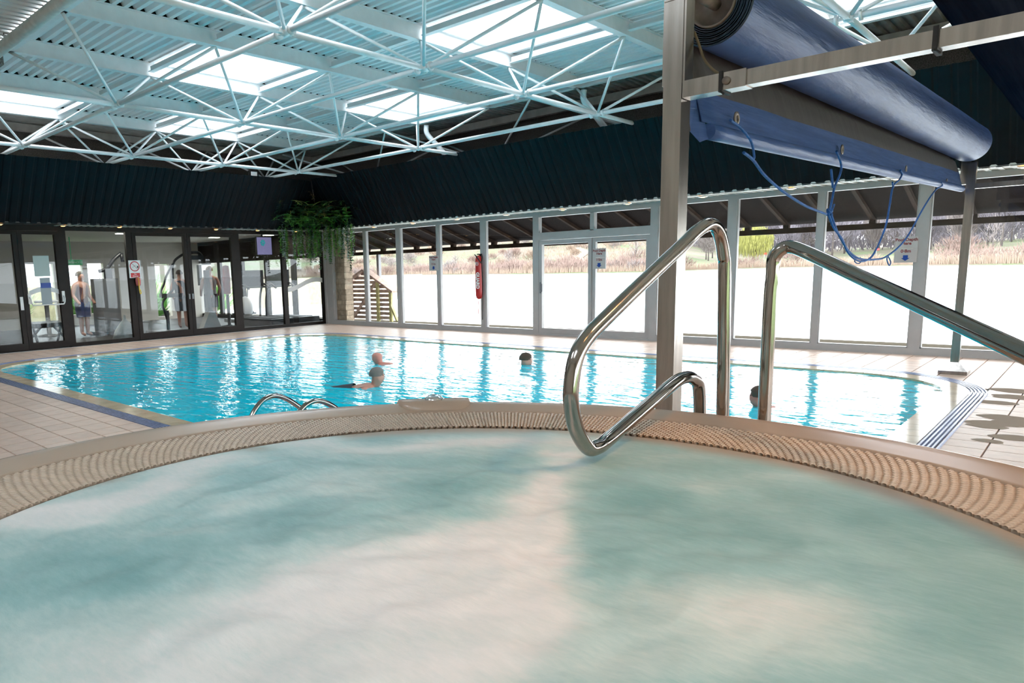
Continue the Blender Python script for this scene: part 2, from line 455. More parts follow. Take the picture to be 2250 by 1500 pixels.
# double door with transom lights
x0, x1, xm = -9.10, -6.38, -7.72
d0, d1 = YL-.06, YL+.06; mb = MB()
mb.box(x0, x0+.075, d0, d1, 0, HT); mb.box(x1-.075, x1, d0, d1, 0, HT); mb.box(x0+.075, x1-.075, d0, d1, GT-.02, HT)
mb.box(x0+.075, x1-.075, d0, d1, 2.06, 2.22); mb.box(x0+.075, x1-.075, d0, d1, 0, .05); mb.box(xm-.045, xm+.045, d0, d1, 2.2, GT)
door = struct(mb.build('door_1', 'frame_white'))
pane_box(x0+.075, xm-.045, YL-.006, YL+.006, 2.21, GT-.01, 'glass_lake', door); pane_box(xm+.045, x1-.075, YL-.006, YL+.006, 2.21, GT-.01, 'glass_lake', door)
for (a, b, s) in ((x0+.085, xm-.004, 1), (xm+.004, x1-.085, -1)):
    mb = MB(); e0, e1 = YL-.05-.012*s, YL+.03
    mb.box(a, a+.075, e0, e1, .055, 2.055); mb.box(b-.075, b, e0, e1, .055, 2.055); mb.box(a+.075, b-.075, e0, e1, .055, .16); mb.box(a+.075, b-.075, e0, e1, 1.965, 2.055)
    leaf = mb.build('door_leaf', 'frame_white', door)
    pane_box(a+.07, b-.07, YL-.016, YL-.008, .15, 1.97, 'glass_lake', leaf)
    if s == 1:
        hb = MB(); xh = a+.04
        hb.box(xh-.018, xh+.018, e0-.012, e0, .92, 1.16)
        hb.tube([(xh+.07, e0-.05, .96), (xh+.07, e0-.05, 1.12)], .011); hb.tube([(xh, e0-.01, .96), (xh+.07, e0-.05, .96)], .009); hb.tube([(xh, e0-.01, 1.12), (xh+.07, e0-.05, 1.12)], .009)
        hb.build('handle', 'machine_grey', leaf)

# ---- sloping cladding bands above the glazing
BL0, BL1 = (12.48, 2.66), (11.60, 3.91)              # lake side: (y, z) bottom and top
BG0, BG1 = (-16.03, 2.66), (-15.14, 3.86)            # gym side: (x, z)
pitch = .20
def strip_mesh(name, L, hgt):
    mb = MB(); w = pitch; prof = [(0, 0), (w*.12, 0), (w*.22, -.012), (w*.78, -.012), (w*.88, 0), (w, 0)]
    vs = []
    for z in (0, 1):
        for (x, y) in prof: vs.append((x, y, z*hgt))
    n = len(prof); mb.add(vs, [(i, i+1, n+i+1, n+i) for i in range(n-1)])
    return mb.mesh(name, 'cladding')
def band(kind):
    if kind == 'lake': p0, p1 = BL0, BL1
    else: p0, p1 = BG0, BG1
    hgt = math.hypot(p1[0]-p0[0], p1[1]-p0[1]); me = strip_mesh('cladding_strip', pitch, hgt)
    mb = MB()
    if kind == 'lake':
        mb.add([(BG0[0], p0[0], p0[1]), (XR, p0[0], p0[1]), (XR, p1[0], p1[1]), (BG1[0], p1[0], p1[1])], [(0, 1, 2, 3)])
        mb.add([(BG1[0], p1[0], p1[1]), (XR, p1[0], p1[1]), (XR, p1[0]+.05, p1[1]), (BG1[0], p1[0]+.05, p1[1])], [(0, 1, 2, 3)])
        for q in mb.v: pass
        root = struct(MB().add([(x, y+.02, z) for x, y, z in mb.v], mb.f).build('wall_back', 'cladding'))
        lo, hi = BG0[0], XR
    else:
        mb.add([(p0[0], BL0[0], p0[1]), (p0[0], YB, p0[1]), (p1[0], YB, p1[1]), (p1[0], BL1[0], p1[1])], [(0, 1, 2, 3)])
        root = struct(MB().add([(x-.02, y, z) for x, y, z in mb.v], mb.f).build('wall_left', 'cladding'))
        lo, hi = YB, BL0[0]
    k = int((hi-lo)/pitch)
    for i in range(k):
        o = bpy.data.objects.new('cladding_strip', me); COL.objects.link(o); o.parent = root
        if kind == 'lake':
            d = Vector((0, p1[0]-p0[0], p1[1]-p0[1])).normalized(); X = Vector((1, 0, 0)); org = Vector((hi-(i+1)*pitch, p0[0], p0[1]))
        else:
            d = Vector((p1[0]-p0[0], 0, p1[1]-p0[1])).normalized(); X = Vector((0, 1, 0)); org = Vector((p0[0], lo+i*pitch, p0[1]))
        Y = d.cross(X)
        if kind == 'lake': pass
        M = Matrix.Identity(4)
        for r in range(3): M[r][0] = X[r]; M[r][1] = Y[r]; M[r][2] = d[r]; M[r][3] = org[r]
        # stop strips at the hip line in the corner
        fr = 1.0
        if kind == 'lake':
            over = BG1[0]-org.x; 
            if over > 0: fr = max(.05, 1-over/(BG1[0]-BG0[0]))
        else:
            over = org.y+pitch-BL1[0]
            if over > 0: fr = max(.05, 1-over/(BL0[0]-BL1[0]))
        M = M @ Matrix.Diagonal((1, 1, fr, 1))
        o.matrix_local = M
    return root
band('lake'); band('gym')

# soffits behind the band bottoms, with white ribbed vents
sf = MB().box(XG, XR, BL0[0]-.02, YL+.12, 2.665, 2.70)
soff = struct(sf.build('ceiling_soffit_back', 'soffit_white'))
sf2 = MB().box(XG-.1, BG0[0]+.02, YB, BL0[0]-.02, 2.665, 2.70)
soff2 = struct(sf2.build('ceiling_soffit_left', 'soffit_dark'))
rm = MB().box(-.03, .03, -.26, .26, -.012, 0).mesh('rib', 'soffit_white')
for k in range(150):
    x = XR-.1-k*.15
    if x < -15.2: break
    place('rib', rm, soff, (x, 12.78, 2.665))
rm2 = MB().box(-.22, .22, -.03, .03, -.012, 0).mesh('rib', 'soffit_white')
for k in range(75):
    y = 12.3-k*.15
    if (k//9) % 3 == 2: continue
    place('rib', rm2, soff2, (-16.33, y, 2.665))
# ---- gym-side glazing
gm = [(2.40, .08), (4.00, .10), (4.92, .12), (5.80, .10), (7.32, .09), (8.76, .11), (10.14, .10), (11.64, .07), (13.04, .07)]
GGT, GHT = 2.50, 2.665
def gframe(name, y0, h0, y1, h1, bot=.10, top=GGT):
    mb = MB(); a, b = XG-.05, XG+.05
    mb.box(a, b, y0, y0+h0, 0, GHT); mb.box(a, b, y1-h1, y1, 0, GHT); mb.box(a, b, y0+h0, y1-h1, 0, bot); mb.box(a, b, y0+h0, y1-h1, top, GHT)
    return mb
def gpane(y0, y1, z0, z1, parent): return pane_box(XG-.006, XG+.006, y0, y1, z0, z1, 'glass_gym', parent)
for (k0, k1) in ((0, 1), (3, 4), (6, 7), (7, 8)):
    wn += 1; (y0, h0), (y1, h1) = gm[k0], gm[k1]
    win = struct(gframe('w', y0, h0, y1, h1, .09, GGT+.06).build('window_%d' % wn, 'frame_dark'))
    gpane(y0+h0, y1-h1, .09, GGT+.06, win)
    if k0 == 7:                                      # frosted wave across the last pane
        mb = MB(); P = []
        for i in range(21):
            t = i/20; y = y0+h0+(y1-h1-y0-h0)*t; z = 1.17+.13*math.sin((t-.42)*PI*1.25); P.append((y, z))
        mb.add([(XG+.009, y, z-.06) for y, z in P]+[(XG+.009, y, z+.07) for y, z in P], [(i, i+1, 22+i, 21+i) for i in range(20)])
        mb.build('frosted_wave', 'frosted', win)
def gdoor(num, ya, ym, yb, bot):
    mb = MB(); mb.box(XG-.05, XG+.05, ya, yb, GGT+.05, GHT); mb.box(XG-.05, XG+.05, ya, ya+.05, 0, GGT+.05); mb.box(XG-.05, XG+.05, yb-.05, yb, 0, GGT+.05); mb.box(XG-.05, XG+.05, ya, yb, 0, .02)
    d = struct(mb.build('door_%d' % num, 'frame_dark')); leaves = []
    for (a, b) in ((ya+.053, ym-.003), (ym+.003, yb-.053)):
        lf = MB(); s = .09
        lf.box(XG-.03, XG+.06, a, a+s, .025, GGT+.045); lf.box(XG-.03, XG+.06, b-s, b, .025, GGT+.045); lf.box(XG-.03, XG+.06, a+s, b-s, .025, bot); lf.box(XG-.03, XG+.06, a+s, b-s, GGT-.03, GGT+.045)
        leaf = lf.build('door_leaf', 'frame_dark', d); gpane(a+s, b-s, bot, GGT-.03, leaf); leaves.append(leaf)
    return d, leaves
d2, lv = gdoor(2, 4.00, 4.92, 5.80, .16)
X = XG+.06
hb = MB(); ya, yb = 5.03, 5.72                        # push bar of the right leaf
hb.tube(smooth_path([(X, ya, 1.16), (X+.09, ya, 1.10), (X+.10, ya+.03, .98), (X+.10, ya+.12, .97), (X+.10, yb-.12, .97), (X+.10, yb-.03, .98), (X+.09, yb, 1.10), (X, yb, 1.16)], 4), .014)
hb.box(X, X+.03, ya-.03, ya+.03, 1.0, 1.22); hb.box(X, X+.03, yb-.03, yb+.03, 1.02, 1.25)
hb.build('push_bar', 'machine_white', lv[1])
MB().box(X, X+.03, 4.84, 4.90, .88, 1.16).build('pull_plate', 'machine_white', lv[0])
pp = MB().box(XG+.008, XG+.011, 5.20, 5.52, 1.58, 2.02).build('notice', 'paper_green', lv[1])
MB().box(XG+.008, XG+.011, 5.29, 5.50, .95, 1.55).build('notice', 'paper_grey', lv[1])
MB().box(XG+.012, XG+.014, 5.30, 5.51, 1.33, 1.44).build('notice', 'sign_blue', lv[1])
mb = MB(); P = [(5.05+i*.0325, 1.22+.09*math.sin(i/20*PI)) for i in range(21)]
mb.add([(XG+.009, y, z-.05) for y, z in P]+[(XG+.009, y, z+.05) for y, z in P], [(i, i+1, 22+i, 21+i) for i in range(20)]); mb.build('frosted_wave', 'frosted', lv[1])
d3, lv3 = gdoor(3, 7.32, 8.76, 10.14, .17)
for lf_, y in ((lv3[0], 8.715), (lv3[1], 8.805)):
    hb = MB(); hb.box(X, X+.02, y-.02, y+.02, .93, 1.06); hb.build('handle', 'machine_grey', lf_)
# solid wall on the remaining stretch of the gym side
struct(MB().box(XG-.1, XG+.02, YB, 2.40, 0, 2.68).build('wall_left_front', 'wall_cream'))
# white end post and stone column in the corner
struct(MB().box(XG-.05, XG+.12, 13.00, 13.12, 0, 2.66).box(XG+.12, XG+.17, 12.98, 13.10, 0, 2.66).build('trim_1', 'frame_white'))
struct(MB().box(-16.46, -16.225, YL-.05, YL+.05, 0, 2.66).build('trim_2', 'frame_white'))
colm = struct(MB().box(-16.27, -15.75, 13.13, 13.36, -.05, 2.7).build('wall_stone_column', 'mortar'))
rz = 0.0; z = 0.0; k = 0
while z < 2.6:
    h = random.uniform(.11, .20); xs = [-16.29]
    while xs[-1] < -15.9: xs.append(xs[-1]+random.uniform(.16, .30))
    xs[-1] = -15.73
    for i in range(len(xs)-1):
        e = random.uniform(0, .02)
        MB().box(xs[i]+.006, xs[i+1]-.006, 13.105-e, 13.3, z+.006, min(z+h, 2.64)-.006).build('stone', 'stone', colm)
    e = random.uniform(0, .015)
    MB().box(-15.8, -15.735+e, 13.12, 13.37, z+.006, min(z+h, 2.64)-.006).build('stone', 'stone', colm)
    z += h
# rear and right-hand walls behind the camera
struct(MB().box(XG-.1, XR, YB-.2, YB, -.1, 4.9).build('wall_front', 'wall_cream'))
rw = struct(MB().box(XR, XR+.2, YB, YL+.1, -.1, .1).box(XR, XR+.2, YB, YL+.1, 2.66, 4.9).box(XR, XR+.2, YB, -2.0, .1, 2.66).build('wall_right', 'wall_cream'))
for k in range(10):
    wn += 1; y0 = -2.0+k*1.506; y1 = y0+1.506; mb = MB()
    mb.box(XR+.04, XR+.16, y0, y0+.06, .1, 2.66); mb.box(XR+.04, XR+.16, y1-.06, y1, .1, 2.66); mb.box(XR+.04, XR+.16, y0+.06, y1-.06, .1, .2); mb.box(XR+.04, XR+.16, y0+.06, y1-.06, 2.56, 2.66)
    win = struct(mb.build('window_%d' % wn, 'frame_white')); pane_box(XR+.094, XR+.106, y0+.06, y1-.06, .2, 2.56, 'glass_lake', win)
# speckled walls above and behind the bands
struct(MB().box(XG-1.0, XR, 13.75, 13.9, 2.72, 4.95).build('wall_back_upper', 'speckled'))
struct(MB().box(-17.75, -17.6, YB, 13.8, 2.72, 4.95).build('wall_left_upper', 'speckled'))

# ------------------------------------------------------------------ roof
U = 2.0; GC = Vector((3.0714, -2.2364, -1.1913))
def G(x, y, z=0): return Vector(((x-GC.x)*U, (y-GC.y)*U, (z-GC.z)*U+1.5))
TZ = .37; zb = G(0, 0, TZ).z; zt = zb+.20
def corr(x0, x1, y0, y1, along, pitch=.148, hgt=.05, z=zt, mb=None):
    mb = mb or MB(); lo, hi = (y0, y1) if along == 'x' else (x0, x1)
    prof = []; t = lo
    while t < hi-1e-6:
        for f, h in ((0, 0), (.30, 0), (.42, 1), (.78, 1), (.92, 0)):
            q = t+f*pitch
            if q < hi: prof.append((q, h*hgt))
        t += pitch
    prof.append((hi, 0)); vs = []
    for e in ((x0, x1) if along == 'x' else (y0, y1)):
        for q, h in prof: vs.append((e, q, z+h) if along == 'x' else (q, e, z+h))
    n = len(prof); return mb.add(vs, [(i, i+1, n+i+1, n+i) for i in range(n-1)])
bx = [-4.5, -3.5, -2.5, -1.5, -.5, .5, 1.5, 2.5, 3.5]
ceil = MB(); sky_bays = []
for i in range(len(bx)-1):
    for c in range(0, 4):
        r = None
        if i % 2 == 0:
            row = (i//2)-2                        # node row gx = 2*row
            if (row+c) % 2 == 0: sky_bays.append((bx[i], bx[i+1], c)); continue
        a, b = G(bx[i], c-.5), G(bx[i+1], c+.5); corr(a.x, b.x, a.y, b.y, 'x', mb=ceil)
struct(ceil.build('ceiling', 'deck_white'))
e0, e1 = G(-4.5, -.5), G(3.5, 3.5)
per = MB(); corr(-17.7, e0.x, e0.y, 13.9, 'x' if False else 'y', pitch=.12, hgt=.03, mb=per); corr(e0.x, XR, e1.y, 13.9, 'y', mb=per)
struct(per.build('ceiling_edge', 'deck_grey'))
added_rooflights = [(-4.8, -2.8, -3.0, -1.0), (-1.3, .7, -3.0, -1.0)]  # unseen rooflights added to brighten the hot tub from above
per = MB()
for (ya, yb) in ((YB-.1, -3.0), (-3.0, -1.0), (-1.0, .5), (.5, 2.5), (2.5, e0.y)):
    cuts = sorted([(q[0], q[1]) for q in added_rooflights if q[2] == ya]); xx = -17.7
    for (xa, xb) in cuts: corr(xx, xa, ya, yb, 'y', mb=per); xx = xb
    corr(xx, XR+.1, ya, yb, 'y', mb=per)
corr(e1.x, XR+.1, e0.y, e1.y, 'x', mb=per)
struct(per.build('ceiling_front', 'deck_white'))
def sky_label(xa, c):
    r_ = {-4.5: 'in the bay row nearest the gym', -2.5: 'in the second bay row from the gym', -.5: 'in the third bay row from the gym', 1.5: 'in the bay row over the cover rolls'}[xa]
    return 'square white rooflight %s, %s' % (r_, {0: 'far from the lake', 1: 'far from the lake', 2: 'near the lake', 3: 'near the lake'}[c])
sky_list = [(G(xa, c-.5), G(xb, c+.5), sky_label(xa, c)) for (xa, xb, c) in sky_bays]
sky_list += [(Vector((q[0], q[2], 0)), Vector((q[1], q[3], 0)), 'square white rooflight added out of view in the low roof behind the hot tub, %s of two' % n_) for q, n_ in zip(added_rooflights, ('left', 'right'))]
for i, (a, b, lab) in enumerate(sky_list):
    m = .06; z1 = zt+.42
    s = thing('skylight', lab, 'skylight', ((a.x+b.x)/2, (a.y+b.y)/2, zt), 'rooflights in the space frame bays')
    mb = MB(); t = .05; A = (a.x+m, b.x-m, a.y+m, b.y-m); Bq = (a.x+.12, b.x-.12, a.y+.12, b.y-.12)
    def fr(q, z): return [(q[0], q[2], z), (q[1], q[2], z), (q[1], q[3], z), (q[0], q[3], z)]
    O = (a.x, b.x, a.y, b.y)
    vs = fr(O, zt-.01)+fr(A, zt-.01)+fr(A, zt+.22)+fr(Bq, z1)+fr(O, zt+.06)+fr(O, z1)
    fs = []
    for k in range(4):
        l = (k+1) % 4
        fs += [(k, l, 4+l, 4+k), (4+k, 4+l, 8+l, 8+k), (8+k, 8+l, 12+l, 12+k), (16+k, 16+l, 20+l, 20+k), (12+k, 12+l, 20+l, 20+k), (k, l, 16+l, 16+k)]
    mb.add(vs, fs); mb.build('kerb', 'steel_white', s)
    MB().box(Bq[0]-.05, Bq[1]+.05, Bq[2]-.05, Bq[3]+.05, z1, z1+.01).build('pane', 'glass_roof', s)
# beams along y, with dark fillers above them
frame = thing('space_frame', 'white painted tubular space frame carrying the roof over the pool', 'roof frame', (-8, 7.5, 3.9))
for x in bx:
    p = G(x, 0).x; mb = MB(); ya, yb = e0.y-.05, e1.y+.05
    mb.box(p-.012, p+.012, ya, yb, zb, zt); mb.box(p-.055, p+.055, ya, yb, zb-.012, zb); mb.box(p-.05, p+.05, ya, yb, zt-.012, zt-.001)
    bm_ = mb.build('roof_beam', 'steel_white', frame)
    MB().box(p-.02, p+.02, ya, yb, zt, zt+.048).build('filler', 'filler_dark', bm_)
for i in range(len(bx)-1):
    for c in range(0, 5):
        a, b = G(bx[i], c-.5, TZ), G(bx[i+1], c-.5, TZ); mb = MB()
        mb.bar(a+Vector((.06, 0, .05)), b+Vector((-.06, 0, .05)), .09, .012); mb.bar(a+Vector((.06, 0, .09)), b+Vector((-.06, 0, .09)), .012, .09)
        mb.build('cross_beam', 'steel_white', frame)
for c in (-.5, 3.5):                                  # edge beams along x
    a, b = G(-4.5, c, TZ), G(3.5, c, TZ); mb = MB(); mb.box(a.x, b.x, a.y-.05, a.y+.05, zb-.012, zb); mb.box(a.x, b.x, a.y-.012, a.y+.012, zb, zt)
    mb.build('edge_beam', 'steel_white', frame)
RC, RD = .033, .021
def tub(a, b, r, name):
    return MB().tube([a, b], r, 10).build(name, 'steel_white', frame)
rows = [-4, -2, 0, 2]
for gx in rows:
    for c in range(0, 4):
        p = G(gx, c)
        for sx in (-.5, .5):
            for sy in (-.5, .5):
                t = G(gx+sx, c+sy, TZ-.005); d = (t-p).normalized(); tub(p+d*.05, t, RD, 'diagonal')
        q = G(gx, c+1) if c < 3 else G(gx, 3.62)
        dd = Vector((0, .09, 0)); tub(p+dd, q-(dd if c < 3 else Vector()), RC, 'chord')
        if gx < 2:
            q = G(gx+2, c); dd = Vector((.11, 0, 0)); tub(p+dd, q-dd, RC, 'chord')
        else:
            tub(p+Vector((.11, 0, 0)), G(4, c), RC, 'chord')
        nb = MB(); nb.lathe([(0, -.045), (.045, -.03), (.055, 0), (.045, .04), (0, .05)], p, 10)
        for dx in (-.11, .11): nb.lathe([(0, -.012), (.055, -.012), (.055, .012), (0, .012)], p+Vector((dx, 0, 0)), 10, Matrix.Rotation(PI/2, 3, 'Y').to_4x4())
        nb.bar(p+Vector((-.16, 0, 0)), p+Vector((.16, 0, 0)), .03, .03); nb.bar(p+Vector((0, -.12, 0)), p+Vector((0, .12, 0)), .05, .05)
        nb.build('node', 'steel_white', frame)
for c in range(-1, 4):                                # bays running on past the near edge
    for gx in rows:
        if c == -1:
            p, q = G(gx, -1.0), G(gx, 0); 
            tub(p, q-Vector((0, .09, 0)), RC, 'chord')
# outer row over the gym side
for c in range(0, 4):
    p = G(-4.70, c)
    tub(G(-4, c)-Vector((.11, 0, 0)), p, RC, 'chord')
    for sy in (-.5, .5):
        tub(p, G(-4.5, c+sy, TZ), RD, 'diagonal'); tub(p, G(-5.2, c+sy, TZ-.03), RD, 'diagonal')
    if c < 3: tub(p, G(-4.70, c+1), .02, 'chord')
for gx in rows:                                       # braces behind the lake band
    for sx in (-.5, .5):
        tub(G(gx+sx*2, 3.5, TZ), G(gx+sx*.2, 4.15, 0), RD, 'diagonal'); tub(G(gx+sx*2, 4.5, TZ-.03), G(gx+sx*.2, 4.15, 0), RD, 'diagonal')
# grey wall-plate beams in the dark edge zone
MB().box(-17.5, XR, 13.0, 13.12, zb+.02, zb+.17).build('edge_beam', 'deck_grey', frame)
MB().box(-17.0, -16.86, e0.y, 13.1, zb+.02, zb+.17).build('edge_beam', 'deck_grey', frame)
# grey pipe and lagged beam over the near edge
a = G(-4.6, -.5, TZ)
pp = MB().tube([(-17.4, a.y-.16, zb-.05), (G(3, 0).x, a.y-.16, zb-.05)], .075, 14)
tag(pp.build('roof_pipe', 'soffit_white'), 'long grey pipe slung under the roof deck at the near edge', 'pipe')
tag(MB().box(-17.4, G(-2.6, 0).x, a.y-.10, a.y-.02, zb-.14, zb-.02).build('cable_tray', 'speckled'), 'dark rusty cable tray running beside the grey roof pipe', 'cable tray')
# two white rainwater pipes
for k, (gx, lab) in enumerate(((-.46, 'white bent rainwater pipe nearest the steel post, going behind the dark band'), (-2.4, 'white bent rainwater pipe further from the steel post, going behind the dark band'))):
    p = G(gx, 3.55, TZ-.02)
    P = smooth_path([p, p+Vector((0, .02, -.18)), p+Vector((.12, .25, -.45)), p+Vector((.30, .62, -.9)), p+Vector((.35, .7, -1.3))], 5)
    tag(MB().tube(P, .055, 12).build('rainwater_pipe', 'steel_white'), lab, 'pipe')
fl = thing('flood_light', 'small black flood light fixed on top of the dark band at the gym side', 'light', (-15.3, 9.9, 3.95))
c0 = at(0, -15.25, 558, 383)
MB().box(c0.x-.06, c0.x+.0, c0.y-.13, c0.y+.13, c0.z-.08, c0.z+.09).build('housing', 'black', fl)
MB().box(c0.x+.0, c0.x+.012, c0.y-.085, c0.y+.085, c0.z-.055, c0.z+.06).build('lens', 'sign_white', fl)
# downlights in both soffits
def downlight(x, y, z, lab, grp, power=14):
    t = thing('downlight', lab, 'light', (x, y, z), grp)
    MB().lathe([(.05, .0), (.075, -.004), (.08, -.014), (.072, -.02), (.05, -.012), (.05, 0)], (x, y, z), 16).build('trim_ring', 'chrome', t)
    MB().lathe([(0, -.030), (.03, -.028), (.05, -.016), (.05, .0)], (x, y, z), 16).build('bulb', 'bulb_warm', t)
    if power:
        ld = bpy.data.lights.new('downlight_lamp', 'SPOT'); ld.energy = power; ld.color = (1, .70, .38); ld.spot_size = 2.0; ld.spot_blend = .8; ld.shadow_soft_size = .05
        lo = bpy.data.objects.new('lamp', ld); COL.objects.link(lo); lo.location = (x, y, z-.03); lo.parent = t; lo.matrix_parent_inverse = parent_inv(t)
ORD = ['first', 'second', 'third', 'fourth', 'fifth', 'sixth', 'seventh', 'eighth', 'ninth', 'tenth', 'eleventh', 'twelfth', 'thirteenth', 'fourteenth']
for k in range(14): downlight(-14.05+k*1.45, 12.75, 2.655, '%s small warm downlight from the plant corner in the soffit above the lake windows' % ORD[k], 'downlights above the lake windows', 0)
for k in range(7): downlight(-16.3, 4.55+k*1.22, 2.655, '%s small warm downlight from the plant corner in the soffit above the gym glazing' % ORD[6-k], 'downlights above the gym glazing', 0)
# warm spot lamps over the right-hand side of the hot tub
for k, (x, y, tx, ty, pw) in enumerate(((1.05, 2.75, .12, 2.05, 95), (1.3, 1.5, .25, 1.2, 12))):
    t = thing('spot_lamp', 'warm ceiling spot lamp above the hot tub steps, %s from the pool' % ORD[k], 'light', (x, y, zt-.02), 'spot lamps above the hot tub')
    d = (Vector((tx, ty, 1.0))-Vector((x, y, zt-.25))).normalized(); c = Vector((x, y, zt-.25)); q = d.to_track_quat('Z', 'Y').to_matrix().to_4x4()
    MB().tube([(x, y, zt), (x, y, zt-.2)], .012, 8).build('stem', 'black', t); MB().lathe([(0, -.10), (.05, -.10), (.07, .02), (.075, .08), (.065, .08), (.06, .02), (0, .0)], c, 16, q).build('housing', 'black', t)
    MB().lathe([(0, .03), (.05, .03), (.055, .02)], c, 14, q).build('bulb', 'bulb_warm', t)
    ld = bpy.data.lights.new('spot_lamp', 'SPOT'); ld.energy = pw; ld.color = (1, .50, .20); ld.spot_size = math.radians(44); ld.spot_blend = .3; ld.shadow_soft_size = .3
    lo = bpy.data.objects.new('lamp', ld); COL.objects.link(lo); lo.location = c+d*.09; lo.rotation_euler = (-d).to_track_quat('Z', 'Y').to_euler(); lo.parent = t; lo.matrix_parent_inverse = parent_inv(t)
#@@P2
# ================================================================== SPA TUB
SZ = 1.0
def sring(t, ang):                                   # t = 0 outer rim ... 1 water edge
    c = SPA1.lerp(SPA2, t); r = SR1+(SR2-SR1)*t
    return Vector((c.x+r*math.cos(ang), c.y+r*math.sin(ang), 0))
spa = thing('spa_tub', 'round raised hot tub with beige rim and slotted overflow grating', 'hot tub', (SPA1.x, SPA1.y, 0))
def loft(prof, n, m, name, parent):
    mb = MB(); vs = []; k = len(prof)
    for i in range(n):
        a = 2*PI*i/n
        for (t, z) in prof:
            p = sring(t, a); vs.append((p.x, p.y, z))
    mb.add(vs, [(i*k+j, ((i+1) % n)*k+j, ((i+1) % n)*k+j+1, i*k+j+1) for i in range(n) for j in range(k-1)], True)
    return mb.build(name, m, parent)
TG = .27
loft([(-.02, .0), (-.02, .93)], 96, 'spa_panel', 'side_panel', spa)
loft([(-.02, .90), (-.07, .92), (-.085, .95), (-.07, .985), (-.03, 1.0), (.03, 1.003), (.10, .998), (.17, .990), (.23, .984), (TG-.005, .980), (TG, .970), (TG, .93)], 160, 'spa_shell', 'rim', spa)
loft([(TG, .94), (TG, .925), (1.0, .925), (1.0, .945), (1.02, .95), (1.04, .945), (1.06, .93), (1.06, .6)], 160, 'spa_channel', 'overflow_channel', spa)
loft([(.995, .945), (1.0, .960), (1.01, .9615), (1.035, .958), (1.05, .945), (1.06, .90)], 160, 'spa_shell', 'inner_lip', spa)
NS = 650; SEG = 9
angs = [2*PI*i/NS for i in range(NS)]
def slat(i, mb):
    a0 = angs[i]; da = 2*PI/NS; vs = []; n = SEG*2+1
    for k in range(n):
        t = TG+.012+(.992-TG-.012)*k/(n-1); wide = (k+i) % 2
        w_ = .52 if wide else .08; zz = .9825-.004*t-(0 if wide else .002)
        for q in (-w_, -w_*.6, w_*.6, w_):
            p = sring(t, a0+da*q); vs.append((p.x, p.y, zz-(.003 if abs(q) == w_ else 0)))
        for q in (-w_*.9, w_*.9):
            p = sring(t, a0+da*q); vs.append((p.x, p.y, zz-.013))
    fs = []
    for k in range(n-1):
        o, q = k*6, (k+1)*6
        fs += [(o, o+1, q+1, q), (o+1, o+2, q+2, q+1), (o+2, o+3, q+3, q+2), (o, q, q+4, o+4), (o+3, o+5, q+5, q+3)]
    fs.append((0, 4, 5, 3, 2, 1)); mb.add(vs, fs)
# the slats that show largest become objects of their own
def sc_slat(i):
    p = sring(.6, angs[i]); p.z = .98; q = proj(p)
    if not q or not (-40 < q[0] < 2290 and -40 < q[1] < 1540): return 0
    return 1/((p-CAM).length)
order = sorted(range(NS), key=lambda i: -sc_slat(i)); keep = set(order[:300]); rest = MB()
for i in range(NS):
    if i in keep:
        mb = MB(); slat(i, mb); mb.build('grate_slat', 'spa_grate', spa)
    else: slat(i, rest)
tag(rest.build('grate_remainder', 'spa_grate', spa), None, None, kind='stuff')
# foaming water: foam amount stored per vertex, colour from it
def spa_water_material():
    m = bpy.data.materials.new('spa_water'); m.use_nodes = True; N, L = nodes_of(m); b = N['Principled BSDF']
    at_ = N.new('ShaderNodeAttribute'); at_.attribute_name = 'foam'
    tc = N.new('ShaderNodeTexCoord')
    mp = N.new('ShaderNodeMapping'); mp.inputs['Rotation'].default_value = (0, 0, -.72); mp.inputs['Scale'].default_value = (1, 3.2, 1); L.new(tc.outputs['Object'], mp.inputs[0])
    n = N.new('ShaderNodeTexNoise'); n.inputs['Scale'].default_value = 26; n.inputs['Detail'].default_value = 6; n.inputs['Roughness'].default_value = .7; L.new(mp.outputs[0], n.inputs['Vector'])
    mr = N.new('ShaderNodeMapRange'); mr.inputs[1].default_value = .3; mr.inputs[2].default_value = .7; mr.inputs[3].default_value = -.085; mr.inputs[4].default_value = .085; L.new(n.outputs[0], mr.inputs[0])
    ad = N.new('ShaderNodeMath'); ad.operation = 'ADD'; L.new(at_.outputs['Fac'], ad.inputs[0]); L.new(mr.outputs[0], ad.inputs[1])
    r = N.new('ShaderNodeValToRGB'); L.new(ad.outputs[0], r.inputs[0])
    e = r.color_ramp.elements; e[0].position = 0; e[0].color = (.21, .40, .40, 1); e[1].position = 1; e[1].color = (.85, .83, .81, 1)
    x = e.new(.30); x.color = (.34, .53, .525, 1); x = e.new(.6); x.color = (.58, .69, .665, 1); x = e.new(.82); x.color = (.75, .77, .75, 1)
    a2 = N.new('ShaderNodeAttribute'); a2.attribute_name = 'ledge'; mixc = N.new('ShaderNodeMix'); mixc.data_type = 'RGBA'
    L.new(a2.outputs['Fac'], mixc.inputs[0]); L.new(r.outputs[0], mixc.inputs[6]); mixc.inputs[7].default_value = (.42, .32, .245, 1)
    L.new(mixc.outputs[2], b.inputs['Base Color'])
    b.inputs['Roughness'].default_value = .42; b.inputs['Specular IOR Level'].default_value = .35
    bp = N.new('ShaderNodeBump'); bp.inputs['Strength'].default_value = .10; bp.inputs['Distance'].default_value = .02; L.new(n.outputs[0], bp.inputs['Height']); L.new(bp.outputs[0], b.inputs['Normal'])
    MATS['spa_water'] = m
spa_water_material()
